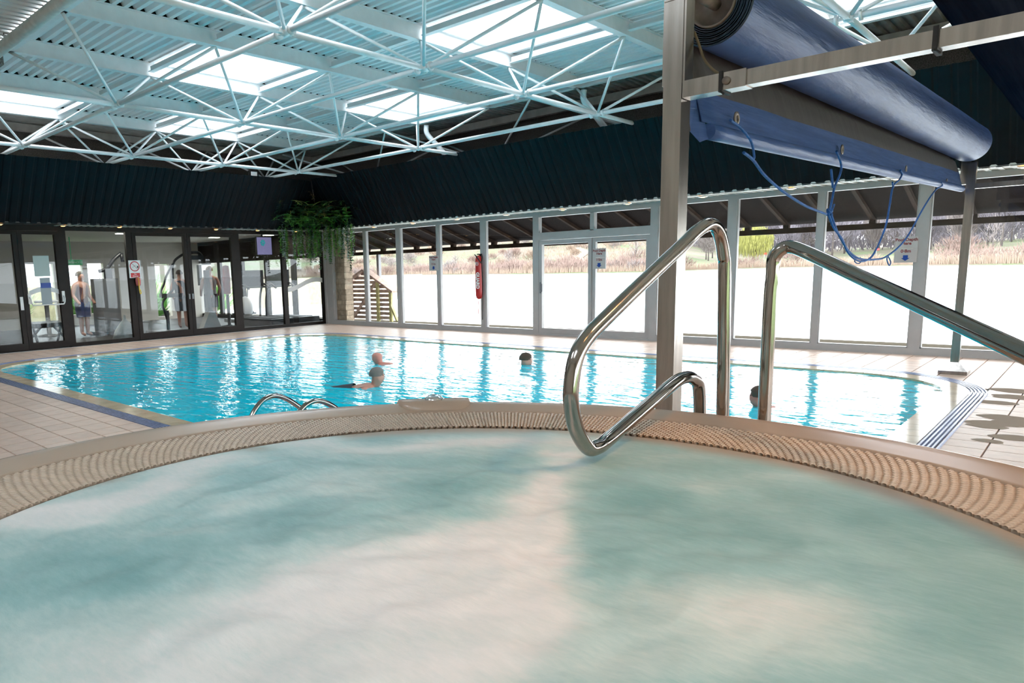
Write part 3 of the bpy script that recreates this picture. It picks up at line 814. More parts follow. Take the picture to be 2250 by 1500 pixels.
# (pixel x, pixel y, radius along, radius across, amount): where the jets throw foam, placed on the water plane
blobs = []
def blob(px, py, rx, ry, amt):
    p = at(2, .967, px, py); blobs.append((p.x, p.y, rx, ry, amt))
for t in np.linspace(0, 1, 9):                        # main plume from the rail foot towards the viewer's left
    blob(1245-470*t**1.15, 1000+430*t, .045+.11*t, .045+.11*t, .58)
for t in np.linspace(0, 1, 7): blob(1225-120*t, 1020+340*t, .04+.04*t, .04+.04*t, .42)
for t in np.linspace(0, 1, 8): blob(620+640*t, 968+12*math.sin(t*3), .075, .065, .40)     # along the far grating
for t in np.linspace(0, 1, 8): blob(-60+560*t, 1175-165*t, .08, .08, .40)
for px_, py_, r_, a_ in ((900, 1330, .14, .35), (720, 1240, .10, .2), (1100, 1300, .10, .3), (300, 1420, .16, .30), (1560, 1330, .13, .20), (1750, 1400, .10, .14), (1700, 1300, .10, .14), (700, 1060, .09, .18), (500, 1100, .07, .2), (1560, 1080, .06, .15), (1880, 1200, .10, .14),
                         (960, 1085, .09, -.30), (640, 1150, .10, -.22), (1400, 1080, .09, -.28), (1320, 1180, .08, -.30), (1290, 1290, .07, -.25), (1650, 1170, .14, -.22), (1950, 1120, .12, -.22), (250, 1260, .12, -.25), (480, 1040, .07, -.2), (2100, 1330, .22, -.22), (2050, 1200, .12, -.18), (1480, 1120, .07, -.15)):
    blob(px_, py_, r_, r_, a_)
mb = MB(); NR, NA = 110, 240; vs = [(SPA2.x, SPA2.y, .972)]
for i in range(1, NR+1):
    rr = (SR2+.001)*i/NR
    for k in range(NA):
        a = 2*PI*k/NA; x, y = SPA2.x+rr*math.cos(a), SPA2.y+rr*math.sin(a)
        z = .971+.008*fbm(x*4, y*4, 3.1, 3)*(1-(i/NR)**6)+.006*fbm(x*13, y*13, 1.1, 2)*(1-(i/NR)**6)
        vs.append((x, y, z))
fs = [(0, 1+k, 1+(k+1) % NA) for k in range(NA)]
for i in range(NR-1):
    for k in range(NA): fs.append((1+i*NA+k, 1+(i+1)*NA+k, 1+(i+1)*NA+(k+1) % NA, 1+i*NA+(k+1) % NA))
mb.add(vs, fs, True); sw = mb.build('water', 'spa_water', spa)
att = sw.data.attributes.new('foam', 'FLOAT', 'POINT'); arr = np.zeros(len(vs), 'f')
V = np.array(vs); wx = np.array([fbm(v[0]*2.2, v[1]*2.2, 5.0, 5) for v in vs]); wy = np.array([fbm(v[0]*2.2, v[1]*2.2, 9.0, 5) for v in vs])
ws = np.array([fbm((v[0]*.7-v[1]*.72)*7, (v[0]*.72+v[1]*.7)*2.6, 2.0, 5) for v in vs])
X_ = V[:, 0]+wx*.11; Y_ = V[:, 1]+wy*.11; arr += .33+.24*np.clip((1.35-np.hypot(V[:,0], V[:,1]))/.75, 0, 1)*np.clip((-.15-V[:,0])/.45, .25, 1)
for (bx_, by_, rx, ry, amt) in blobs: arr += amt*np.exp(-((X_-bx_)/rx)**2*.7-((Y_-by_)/ry)**2*.7)
arr = np.clip(arr, 0, 1.05)
arr = np.where(arr > .75, .75+.22*(1-np.exp(-(arr-.75)/.22)), arr)+ws*.17
att.data.foreach_set('value', np.clip(arr, 0, 1).astype('f'))
rad = np.hypot(V[:, 0]-SPA2.x, V[:, 1]-SPA2.y)/SR2+wx*.02           # the beige ledge just under the surface, hidden where foam covers it
led = np.clip((rad-.90)/.075, 0, 1)**1.3*np.clip(1-(arr-.34)/.22, 0, 1)*.85
at2 = sw.data.attributes.new('ledge', 'FLOAT', 'POINT'); at2.data.foreach_set('value', led.astype('f'))
# control pad on the rim with a chrome button
pc = at(2, 1.0, 953, 881); ac = math.atan2(pc.y-SPA1.y, pc.x-SPA1.x); mb = MB(); vs = []; n = 24
for i in range(n+1):
    s = -1+2*i/n; a = ac+s*.099; q = (1-abs(s)**5)
    for (t, z) in ((-.075, .99), (-.06, 1.012), (.0, 1.018), (.05+.15*q, 1.014), (.07+.16*q, .985)):
        p = sring(t, a); vs.append((p.x, p.y, .985+(z-.985)*max(.1, min(1, q*3))))
mb.add(vs, [(i*5+j, i*5+j+1, (i+1)*5+j+1, (i+1)*5+j) for i in range(n) for j in range(4)], True); pad = mb.build('control_pad', 'spa_shell', spa)
MB().lathe([(.036, 0), (.035, .004), (.025, .012), (.017, .016), (.0155, .013), (0, .0145)], sring(.02, ac)+Vector((0, 0, 1.016)), 28).build('button', 'chrome', pad)

# ================================================================== RAILS
def vpl(px, py, A, B):
    n = Vector((-(B-A).y, (B-A).x, 0)).normalized(); d = ray(px, py); t = (A-CAM).dot(n)/d.dot(n); return CAM+d*t
A, B = Vector((-.90, 2.38, 0)), Vector((-.96, 1.62, 0))
P = [vpl(x, y, A, B) for x, y in ((1592, 620), (1590, 560), (1580, 512), (1560, 492), (1531, 508), (1500, 538), (1420, 613), (1330, 700), (1288, 744), (1266, 785), (1256, 840), (1255, 885), (1266, 942), (1290, 982), (1312, 982))]
A2, B2 = Vector((-.985, 2.43, 0)), Vector((-.965, 1.62, 0))
P += [vpl(x, y, A2, B2) for x, y in ((1340, 962), (1420, 893), (1480, 842), (1505, 829), (1523, 832), (1536, 855))]
f1 = Vector((A.x, P[0].y+.025, .93)); f2 = Vector((P[-1].x, P[-1].y+.02, .90))
rail = thing('grab_rail', 'bent stainless steel grab rail looping down into the hot tub', 'handrail', (A.x, A.y, 1.0))
MB().tube(smooth_path([f1]+P+[f2], 6), .0205, 18).build('tube', 'stainless', rail)
for f in (f1, f2): MB().lathe([(.0205, .04), (.032, .03), (.034, .0), (0, 0)], (f.x, f.y, .905), 18).build('floor_flange', 'stainless', rail)
rail2 = thing('stair_handrail', 'stainless steel handrail sloping down to the right beside the hot tub steps', 'handrail', (-.765, 2.4, 0))
Y0 = 2.40
P = [at(1, Y0, x, y) for x, y in ((1690, 700), (1697, 610), (1700, 570), (1714, 550), (1737, 542))]
def along(px, py, y): return at(1, y, px, py)
P += [along(1775, 555, 2.36), along(1900, 613, 2.22), along(2040, 678, 2.06), along(2250, 776, 1.84)]
d = (P[-1]-P[-2]).normalized(); P += [P[-1]+d*.35, P[-1]+d*.75]
e = P[-1].copy(); P += [e+Vector((.06, -.05, -.06)), Vector((e.x+.08, e.y-.06, e.z-.25)), Vector((e.x+.08, e.y-.06, .0))]
MB().tube(smooth_path([Vector((P[0].x-.005, Y0+.02, 0.0)), Vector((P[0].x-.005, Y0+.015, .6))]+P, 6), .0205, 18).build('tube', 'stainless', rail2)
for f in ((P[0].x-.005, Y0+.02, 0), (e.x+.08, e.y-.06, 0)): MB().lathe([(.0205, .05), (.05, .02), (.055, 0), (0, 0)], f, 18).build('floor_flange', 'stainless', rail2)
# pool ladder
lad = thing('pool_ladder', 'chrome pool ladder with two arched rails at the near edge of the pool', 'ladder', (-4.05, 3.1, 0))
for x, dz in ((-4.30, 0), (-3.80, .018)):
    Q = [(x, 2.60, 0), (x, 2.60, .30), (x, 2.64, .46), (x, 2.74, .585), (x, 2.855, .625), (x, 2.97, .585), (x, 3.10, .49), (x, 3.30, .33), (x, 3.50, .14), (x, 3.60, -.05), (x, 3.62, -.9)]
    MB().tube(smooth_path([Vector(q)+Vector((0, 0, dz if q[2] > .2 else 0)) for q in Q], 5), .019, 14).build('rail', 'stainless', lad)
for z in (-.25, -.5, -.75): MB().box(-4.30, -3.80, 3.57, 3.67, z-.015, z+.015).build('tread', 'stainless', lad)

# ================================================================== COVER REEL
def post(x0, x1, y0, y1, z0, z1, m='stainless_brushed'): return MB().box(x0, x1, y0, y1, z0, z1)
reel = thing('cover_reel_frame', 'stainless steel box-section frame carrying two rolled pool covers', 'frame', (-1.43, 7, 0))
pn = MB().box(-1.472, -1.390, 3.055, 3.146, .0, 2.595); pn.box(-1.476, -1.386, 3.051, 3.150, 2.595, 2.602); pn.build('post', 'stainless_brushed', reel)
def foot(x, y, parent):
    mb = MB(); q = [(-.15, -.15), (.15, -.15), (.15, .15), (-.15, .15)]; r = [(a*.36, b*.36) for a, b in q]
    vs = [(x+a, y+b, .0) for a, b in q]+[(x+a, y+b, .045) for a, b in q]+[(x+a, y+b, .15) for a, b in r]
    fs = [(8, 9, 10, 11)]
    for k in range(4):
        l = (k+1) % 4; fs += [(k, l, 4+l, 4+k), (4+k, 4+l, 8+l, 8+k)]
    mb.add(vs, fs).build('foot', 'stainless_brushed', parent)
MB().box(-1.415, -1.325, 11.155, 11.245, .06, 2.62).build('post', 'stainless_brushed', reel); foot(-1.37, 11.2, reel); foot(-1.431, 3.1, reel)
for x in (1.10,):
    MB().box(x, x+.085, 3.055, 3.146, 0, 2.6).build('post', 'stainless_brushed', reel); MB().box(x, x+.09, 11.155, 11.245, .06, 2.62).build('post', 'stainless_brushed', reel)
bm_ = MB().box(-1.388, 1.10, 3.058, 3.125, 2.196, 2.256).build('cross_bar', 'stainless_brushed', reel)
MB().box(-1.384, -1.384+.26, 3.050, 3.13, 2.192, 2.260).build('sleeve', 'stainless_brushed', bm_)
for x in (-1.222, -.505):
    mb = MB(); mb.box(x-.008, x+.008, 3.045, 3.14, 2.186, 2.266); mb.tube([(x, 3.045, 2.19), (x+.02, 3.03, 2.172)], .004, 6); mb.build('cable_tie', 'black_rubber', bm_)
MB().lathe([(0, 0), (.016, .001), (.016, .006), (0, .008)], (-1.20, 3.049, 2.226), 12, Matrix.Rotation(PI/2, 3, 'X').to_4x4()).build('bolt', 'core_tube', bm_)
MB().box(-1.33, 1.10, 11.17, 11.23, 2.30, 2.36).build('cross_bar', 'stainless_brushed', reel)
for x in (-1.43,):                              # bearing brackets holding the roll axles
    MB().box(x-.05, x+.05, 3.06, 3.14, 2.256, 2.60).build('bracket', 'stainless_brushed', reel); MB().box(x-.05, x+.05, 11.16, 11.24, 2.36, 2.74).build('bracket', 'stainless_brushed', reel)
MB().box(-.58, -.50, 11.16, 11.24, 2.36, 2.84).build('bracket', 'stainless_brushed', reel)
MB().tube([(-.54, 3.37, 2.76), (-.54, 3.37, 4.6)], .012, 8).build('hanger_rod', 'stainless_brushed', reel)
def roll(name, lab, c0, c1, r0, r1, m):
    t = thing(name, lab, 'pool cover', (c0[0], c0[1], c0[2]-r0))
    c0, c1 = Vector(c0), Vector(c1); d = (c1-c0).normalized(); sx = Vector((1, 0, 0)); sx = (sx-d*sx.dot(d)).normalized(); sz = sx.cross(d)
    mb = MB(); n, k = 48, 40; vs = []
    for i in range(k+1):
        f = i/k; p = c0.lerp(c1, f); r = r0+(r1-r0)*f
        for j in range(n):
            a = 2*PI*j/n; rr = r*(1+.012*fbm(f*9, math.cos(a)*1.2, math.sin(a)*1.2+c0.x))
            vs.append(p+(sx*math.cos(a)+sz*math.sin(a))*rr)
    mb.add(vs, [(i*n+j, i*n+(j+1) % n, (i+1)*n+(j+1) % n, (i+1)*n+j) for i in range(k) for j in range(n)], True)
    mb.build('wound_sheet', m, t)
    for (p, r, s) in ((c0, r0, -1), (c1, r1, 1)):      # stepped layers in the roll ends
        mb = MB(); rad = [r*.995]; y = [0]; k = 9
        for q in range(k):
            rad += [r*.995-(r-.11)*q/k-.003, r*.995-(r-.11)*(q+.75)/k]; y += [.004+.004*((q*7) % 3), .004+.004*((q*7) % 3)]
            rad += [rad[-1]-.001]; y += [-.012]
        rad.append(.10); y.append(-.04)
        M = Matrix.Identity(4)
        for i in range(3): M[i][0] = sx[i]; M[i][1] = sz[i]; M[i][2] = (d*s)[i]
        mb.lathe([(a, b) for a, b in zip(rad, y)], p, 40, M, False); mb.build('end_layers', 'cover_layer', t)
        MB().lathe([(.106, -.3), (.106, .02), (.098, .022), (.095, -.03), (0, -.03)], p, 32, M).build('core_tube', 'core_tube', t)
        MB().lathe([(.025, -.03), (.025, .13), (0, .13)], p, 12, M).build('axle', 'core_tube', t)
    return t
R1a, R1b = Vector((-1.43, 3.45, 2.672)), Vector((-1.395, 11.02, 2.83))
r1 = roll('rolled_cover', 'large blue pool cover rolled up, its grey flap and hem hanging down', R1a, R1b, .185, .212, 'cover_blue')
r2 = roll('rolled_cover', 'second dark navy pool cover roll at the top right corner', (-.54, 3.45, 2.76), (-.54, 11.02, 2.80), .20, .21, 'cover_navy')
# hanging flap
mb = MB(); vs = []; k = 40; rows_ = []
for i in range(k+1):
    f = i/k; c = R1a.lerp(R1b, f); r = .185+.027*f; y = c.y+.02*(1-f)-.06*f
    zhem = 2.085+.175*f; ztop = c.z-.3*r; wob = .012*fbm(f*8, 3.3)
    xs = c.x-r*.97
    prof = [(xs, ztop+.05), (xs-.0, ztop-.05), (c.x-.12+wob, (ztop+zhem+.22)/2), (c.x-.075+wob, zhem+.23)]
    blue = [(c.x-.075+wob, zhem+.23), (c.x-.05+wob, zhem+.13), (c.x-.035+wob, zhem+.075)]
    rows_.append((y, prof, blue, zhem, c.x))
for pi, nm, mm in ((1, 'flap', 'cover_grey'), (2, 'hem_sheet', 'cover_blue')):
    mb = MB(); vs = []; n = len(rows_[0][pi])
    for row in rows_:
        for (x, z) in row[pi]: vs.append((x, row[0], z))
    m2 = len(vs); vs += [(x-.006, y, z) for x, y, z in vs]
    fs = [(i*n+j, i*n+j+1, (i+1)*n+j+1, (i+1)*n+j) for i in range(k) for j in range(n-1)]
    fs += [tuple(m2+q for q in f[::-1]) for f in fs]
    fs += [(j, m2+j, m2+j+1, j+1) for j in range(n-1)]+[(k*n+j, k*n+j+1, m2+k*n+j+1, m2+k*n+j) for j in range(n-1)]
    mb.add(vs, fs, True); mb.build(nm, mm, r1)
MB().tube([(row[4]-.035, row[0]+(.05 if i == 0 else 0), row[3]+.035) for i, row in enumerate(rows_)], .038, 16).build('hem_pocket', 'cover_blue', r1)
# pointed corner of the flap at the near end
r0_ = rows_[0]; y0_ = r0_[0]
MB().add([(r0_[4]-.10, y0_-.10, r0_[3]+.235), (r0_[4]-.075, y0_+.02, r0_[3]+.225), (r0_[4]-.03, y0_+.05, r0_[3]), (r0_[4]-.045, y0_-.015, r0_[3]-.02), (r0_[4]-.075, y0_-.06, r0_[3]+.03)], [(0, 1, 2, 3, 4)]).build('corner_fold', 'cover_blue', r1)
MB().tube([(r0_[4]-.098, y0_-.102, r0_[3]+.235), (r0_[4]-.075, y0_-.063, r0_[3]+.03)], .006, 6).build('black_edging', 'black_rubber', r1)
def hemx(y, z):
    f = (y-3.47)/7.5; c = R1a.lerp(R1b, max(0, min(1, f))); return c.x-.055
grom = [(1607, 262), (1838, 330), (1978, 373), (2067, 400)]
for (x, y) in grom:
    p = at(0, -1.475, x, y); p.x = hemx(p.y, p.z)+.03
    MB().lathe([(.016, 0), (.034, .002), (.034, .008), (.016, .01), (.016, 0)], p, 18, Matrix.Rotation(PI/2, 3, 'Y').to_4x4()).build('grommet', 'core_tube', r1)
# ropes
def pr(x, y, xx=-1.44): return at(0, xx, x, y)
rope = thing('blue_rope', 'thin blue ropes knotted together and hanging from the cover hem', 'rope', pr(1823, 468))
def rp(pts, r=.0075, xx=-1.40): MB().tube(smooth_path([pr(x, y, xx) for x, y in pts], 6), r, 8).build('strand', 'rope', rope)
rp([(1605, 264), (1630, 283), (1650, 310), (1657, 342), (1655, 350)], .0065); rp([(1634, 335), (1655, 352), (1680, 385), (1720, 420), (1770, 452), (1815, 470)])
rp([(1838, 332), (1848, 360), (1846, 382), (1834, 410), (1828, 440), (1822, 466)]); rp([(1826, 372), (1829, 400), (1830, 412)])
rp([(1820, 470), (1832, 500), (1850, 525), (1862, 552), (1880, 570), (1900, 573), (1920, 557), (1945, 500), (1955, 450), (1962, 410), (1976, 395), (1982, 382), (1978, 374)])
rp([(1826, 470), (1838, 505), (1852, 532), (1865, 552), (1888, 568), (1920, 570), (1950, 562), (1990, 525), (2030, 455), (2055, 418), (2070, 408), (2068, 400)])
rp([(1961, 400), (1963, 412)]); rp([(1950, 562), (1949, 572), (1954, 583), (1957, 575), (1951, 562)], .005); rp([(1880, 566), (1878, 574), (1886, 579), (1893, 573), (1890, 566)], .004)
rp([(1826, 466), (1830, 458), (1833, 449)], .006)
c = pr(1823, 467, -1.40); MB().tube(smooth_path([c+Vector((.012*math.cos(t*2.1), .03*math.sin(t*2.1), .02*math.cos(t*3.3))) for t in range(9)], 4), .009, 8).build('knot', 'rope', rope)
cb = [(1525, 70), (1535, 95), (1547, 130), (1565, 152), (1582, 163)]
tag(MB().tube(smooth_path([at(1, 3.16, x, y) for x, y in cb], 6), .006, 8).build('brown_cord', 'cord_brown'), 'thin brown cord hanging from the roll end to the steel bar', 'cord')
#@@P3
# ================================================================== OUTSIDE
LZ = -.6
struct(MB().add([(-900, 15.2, LZ), (600, 15.2, LZ), (600, 700, LZ), (-900, 700, LZ)], [(0, 1, 2, 3)]).build('ground_lake', 'lake_water'))
struct(MB().box(-60, 40, 13.13, 15.10, -.25, -.03).build('floor_terrace', 'timber_deck'))
struct(MB().box(6.75, 400, -200, 13.13, -.7, -.1).box(-400, -24.4, -200, 13.13, -.7, -.1).build('ground_lawn', 'grass'))
# far bank
def shore(az):
    ks = [(-2.2, 260), (-1.25, 300), (-1.05, 300), (-.85, 245), (-.70, 205), (-.5, 182), (-.42, 195), (-.32, 215), (-.2, 200), (-.07, 170), (.3, 165), (1.5, 200)]
    for (a, d), (b, e) in zip(ks, ks[1:]):
        if a <= az <= b: return d+(e-d)*(az-a)/(b-a)
    return ks[0][1] if az < ks[0][0] else ks[-1][1]
def bank_h(az, s):                                   # height above lake at distance s past the shore
    left = 1/(1+math.exp((az+.50)*16))
    h = .25+min(s, 30)*.02
    h += left*(.115*max(0, s-12)+.3*fbm(az*9, s*.02, 0, 3)*min(1, s/20)*4)
    h += (1-left)*(.022*max(0, s-6)+1.6*math.sin(az*9+1)*min(1, s/80)+.02*max(0, s-120))
    return h
def bank_pt(az, s):
    d = shore(az)+s; L = math.hypot(az, 1); return Vector((az/L*d, d/L, LZ+bank_h(az, s)))
azs = [math.tan(-1.15+i*(1.15+.9)/120) for i in range(121)]; ss = [-2, 0, 4, 10, 18, 28, 40, 55, 75, 100, 130, 170, 220, 300, 420]
mb = MB(); vs = []
for a_ in azs:
    for s in ss:
        p = bank_pt(a_, s)
        if s < 0: p.z = LZ-.3
        vs.append(p)
k = len(ss); mb.add(vs, [(i*k+j, (i+1)*k+j, (i+1)*k+j+1, i*k+j+1) for i in range(len(azs)-1) for j in range(k-1)], True)
bm_m = bpy.data.materials.new('bank'); bm_m.use_nodes = True; N, L = nodes_of(bm_m); b = N['Principled BSDF']; b.inputs['Roughness'].default_value = .95
tc = N.new('ShaderNodeTexCoord'); n1 = N.new('ShaderNodeTexNoise'); n1.inputs['Scale'].default_value = .045; n1.inputs['Detail'].default_value = 6; L.new(tc.outputs['Object'], n1.inputs['Vector'])
r = N.new('ShaderNodeValToRGB'); e = r.color_ramp.elements; e[0].position = .34; e[0].color = (.06, .092, .03, 1); e[1].position = .56; e[1].color = (.10, .08, .06, 1); L.new(n1.outputs[0], r.inputs[0]); L.new(r.outputs[0], b.inputs['Base Color'])
MATS['bank'] = bm_m
struct(mb.build('ground_bank', 'bank'))
# gravel path climbing the bank
mb = MB(); P = []
for px_, py_, s_ in ((1285, 573, 20), (1278, 562, 32), (1272, 553, 45), (1279, 546, 56), (1288, 540, 66), (1280, 534, 78), (1268, 528, 92)):
    az = (lambda d: d.x/d.y)(ray(px_, py_)); P.append(bank_pt(az, s_))
for a_, b_ in zip(P, P[1:]):
    w_ = 1.6; mb.add([a_+Vector((-w_, 0, .25)), a_+Vector((w_, 0, .25)), b_+Vector((w_, 0, .25)), b_+Vector((-w_, 0, .25))], [(0, 1, 2, 3)])
struct(mb.build('ground_path', 'reed'))
rng = random.Random(3)
# reed belt
def blade(mb, p, h, w_, lean):
    mb.add([p+Vector((-w_, 0, 0)), p+Vector((w_, 0, 0)), p+Vector((lean, 0, h))], [(0, 1, 2)])
mb = MB()
for i in range(9000):
    th = rng.uniform(-1.0, .35); az = math.tan(th); s = abs(rng.gauss(0, 2.2)); p = bank_pt(az, s); p.z -= .2
    blade(mb, p, rng.uniform(.9, 2.3)*(1.15 if az > -.4 else 1), rng.uniform(.05, .12), rng.uniform(-.4, .4))
tag(mb.build('reeds', 'reed'), 'belt of dry straw coloured reeds along the far lake shore', 'reeds', kind='stuff')
def thicket(name, m, n, th0, th1, s0, s1, h0, h1, w_, lab, seed):
    R_ = random.Random(seed); mb = MB()
    for i in range(n):
        th = R_.uniform(th0, th1); s = R_.uniform(s0, s1); p = bank_pt(math.tan(th), s); hh = h0+(h1-h0)*(.5+.5*fbm(th*40, s*.1, seed, 3)); z = R_.random()*hh
        p.z += z-.2; d = Vector((R_.uniform(-.5, .5), R_.uniform(-.3, .3), 1))*hh*R_.uniform(.2, .5); sd = Vector((R_.uniform(.5, 1), 0, R_.uniform(-.4, .4)))*w_
        mb.add([p-sd, p+sd, p+d], [(0, 1, 2)])
    return tag(mb.build(name, m), lab, 'thicket', kind='stuff')
thicket('scrub_thicket', 'twig_brown', 16000, -.93, -.42, 2, 16, 1.5, 4.2, .10, 'dense brown scrub along the left of the far shore', 5)
thicket('scrub_thicket', 'twig_brown', 4500, -.15, .25, 3, 26, 1.2, 4.5, .10, 'dense russet scrub along the right of the far shore', 6)
thicket('slope_scrub', 'reed', 9000, -.95, -.46, 16, 150, .8, 3.0, .14, 'thin pale scrub covering the rough slope', 7)
thicket('distant_wood', 'twig_purple', 16000, -.50, .28, 190, 240, 9, 17, .28, 'hazy lilac distant wood behind the golf course', 8)
thicket('distant_wood', 'twig_grey', 12000, -1.0, -.47, 150, 220, 5, 12, .28, 'hazy brown wood above the rough slope', 9)
def twigs(name, m, rx, rz, n, trunk=0, droop=False, w_=.05, seed=0):
    R_ = random.Random(seed); mb = MB()
    for i in range(n):
        a = R_.uniform(0, 2*PI); u = R_.uniform(-1, 1); q = R_.random()**.45
        c = Vector((rx*q*math.cos(a)*math.sqrt(1-u*u), rx*q*math.sin(a)*math.sqrt(1-u*u), rz*(1+u*q)+trunk))
        if droop: d = Vector((R_.uniform(-.12, .12), 0, -1))*R_.uniform(.8, 2.2)
        else: d = (c-Vector((0, 0, trunk*.6))).normalized()*R_.uniform(.5, 1.3)*max(.6, rx*.25)+Vector((R_.uniform(-.4, .4), R_.uniform(-.4, .4), R_.uniform(0, .6)))
        sd = Vector((1, R_.uniform(-1, 1), R_.uniform(-.3, .3))).normalized()*w_*R_.uniform(.6, 1.6)
        mb.add([c-sd, c+sd, c+d], [(0, 1, 2)])
    return mb.mesh(name, m)
bush_me = [twigs('twigs', m, rx, rz, 520, w_=.08, seed=i) for i, (m, rx, rz) in enumerate((('twig_brown', 3.2, 1.5), ('twig_grey', 2.8, 1.8), ('reed', 2.6, 1.2), ('twig_brown', 3.8, 2.2)))]
def stem(h, r, seed):
    R_ = random.Random(seed); mb = MB(); mb.tube([(0, 0, -.3), (R_.uniform(-.1, .1), 0, h*.5), (R_.uniform(-.3, .3), 0, h)], [r, r*.7, r*.2], 6)
    for i in range(9):
        z = h*(.3+.6*i/9); a = R_.uniform(0, 6.28); l = h*(.38-.25*i/9)
        mb.tube([(0, 0, z), (l*.6*math.cos(a), l*.6*math.sin(a), z+l*.5), (l*math.cos(a), l*math.sin(a), z+l)], [r*.4, r*.25, r*.08], 5)
    return mb
taken = []
def free(p, r):
    if any((p.x-a)**2+(p.y-b)**2 < ((r+c)*.9)**2 for a, b, c in taken): return False
    taken.append((p.x, p.y, r)); return True
def bush(az, s, k, sc_, lab, grp):
    p = bank_pt(az, s)
    if not free(p, (3.2, 2.8, 2.6, 3.8)[k]*sc_*1.15): return
    o = place('bush', bush_me[k], None, (p.x, p.y, p.z-.3)); o.scale = (sc_, sc_, sc_*rng.uniform(.8, 1.3)); o.rotation_euler = (0, 0, rng.uniform(0, 6)); tag(o, lab, 'bush', grp)
for i in range(420):
    th = rng.uniform(-.93, -.42); az = math.tan(th); s = rng.uniform(3, 16); bush(az, s, rng.choice((0, 0, 1, 2, 3)), rng.uniform(.45, 1.1), 'bare brown bush in the thicket along the left of the far shore', 'bushes along the left of the far shore')
for i in range(60):
    th = rng.uniform(-.95, -.50); az = math.tan(th); s = rng.uniform(18, 110); bush(az, s, rng.choice((0, 1, 2)), rng.uniform(.6, 1.3), 'bare bush dotted on the rough slope above the far shore', 'bushes on the rough slope')
for i in range(45):
    th = rng.choice((rng.uniform(-.14, .2), rng.uniform(-.14, .2), rng.uniform(-.40, -.14))); az = math.tan(th); s = rng.uniform(4, 14 if th < -.14 else 40); bush(az, s, rng.choice((0, 0, 3, 2)), rng.uniform(.6, 1.0) if th < -.14 else rng.uniform(.8, 1.5), 'russet bare bush beside the green fairway on the right of the far shore', 'bushes on the right of the far shore')
tree_me = []
for i, (m, rx, rz, tr) in enumerate((('twig_purple', 4.5, 5.0, 3.0), ('twig_grey', 4.0, 5.5, 2.5), ('twig_purple', 5.5, 4.5, 3.5), ('twig_brown', 4.2, 4.8, 2.5))):
    tree_me.append((twigs('crown', m, rx, rz, 1300, tr, w_=.13, seed=20+i), stem(tr+rz*1.6, .28, i).mesh('trunk', 'bark')))
def tree(az, s, k, sc_, lab, grp):
    p = bank_pt(az, s)
    if not free(p, (4.5, 4.0, 5.5, 4.2)[k]*sc_*1.1): return
    t = thing('tree', lab, 'tree', (p.x, p.y, p.z), grp)
    for me, nm in zip(tree_me[k], ('crown', 'trunk')):
        o = bpy.data.objects.new(nm, me); COL.objects.link(o); o.parent = t; o.scale = (sc_,)*3; o.rotation_euler = (0, 0, rng.uniform(0, 6))
for i in range(260):
    th = rng.uniform(-.40, .25); az = math.tan(th); s = rng.uniform(135, 210); tree(az, s, rng.choice((0, 1, 2, 0)), rng.uniform(1.0, 1.7), 'bare purple-grey tree in the wood behind the golf course', 'trees of the wood behind the golf course')
for i in range(14):
    th = rng.uniform(-.46, -.37); az = math.tan(th); s = rng.uniform(45, 100); tree(az, s, rng.choice((1, 3)), rng.uniform(.8, 1.2), 'bare grey tree in the copse seen between steel post and grab rail', 'trees of the copse behind the grab rail')
for i in range(40):
    th = rng.uniform(-1.0, -.44); az = math.tan(th); s = rng.uniform(150, 230); tree(az, s, rng.choice((0, 1, 3)), rng.uniform(.9, 1.4), 'bare tree on the skyline above the rough slope', 'trees above the rough slope')
for px_, s_, sc_, lab in ((1000, 14, .75, 'slender bare tree on the far shore behind the depth sign farthest left'), (1118, 12, .8, 'slender bare tree on the far shore left of the double door'), (1397, 14, .95, 'slender bare tree on the far shore seen through the right door leaf'), (2180, 26, 1.0, 'pale slender birch on the far shore right of the reel post')):
    d = ray(px_, 560); p = bank_pt(d.x/d.y, s_); t = thing('tree', lab, 'tree', (p.x, p.y, p.z))
    o = stem(9*sc_, .16, px_).build('trunk', 'bark'); o.parent = t; o = place('crown', twigs('crown', 'twig_grey', 2.0*sc_, 3.2*sc_, 160, 3*sc_, w_=.04, seed=px_)); o.parent = t
d = ray(1655, 560); p = bank_pt(d.x/d.y, 62); t = thing('willow_tree', 'yellow-green weeping willow on the golf course shore behind the grab rail', 'tree', (p.x, p.y, p.z))
o = place('crown', twigs('crown', 'willow', 6.5, 5.4, 2600, 2.2, True, .10, 77)); o.parent = t
o = stem(9, .4, 5).build('trunk', 'bark'); o.parent = t
for px_, s_, lab in ((1679, 75, 'small red golf flag on the fairway left of the wood'), (1925, 100, 'small red golf flag on the fairway behind the hanging ropes')):
    d = ray(px_, 560); p = bank_pt(d.x/d.y, s_); t = thing('golf_flag', lab, 'flag', p)
    MB().tube([p, p+Vector((0, 0, 3.4))], .04, 6).build('pole', 'white_paint', t); MB().box(p.x-.1, p.x+.9, p.y-.02, p.y+.02, p.z+2.7, p.z+3.4).build('flag', 'flag_red', t)
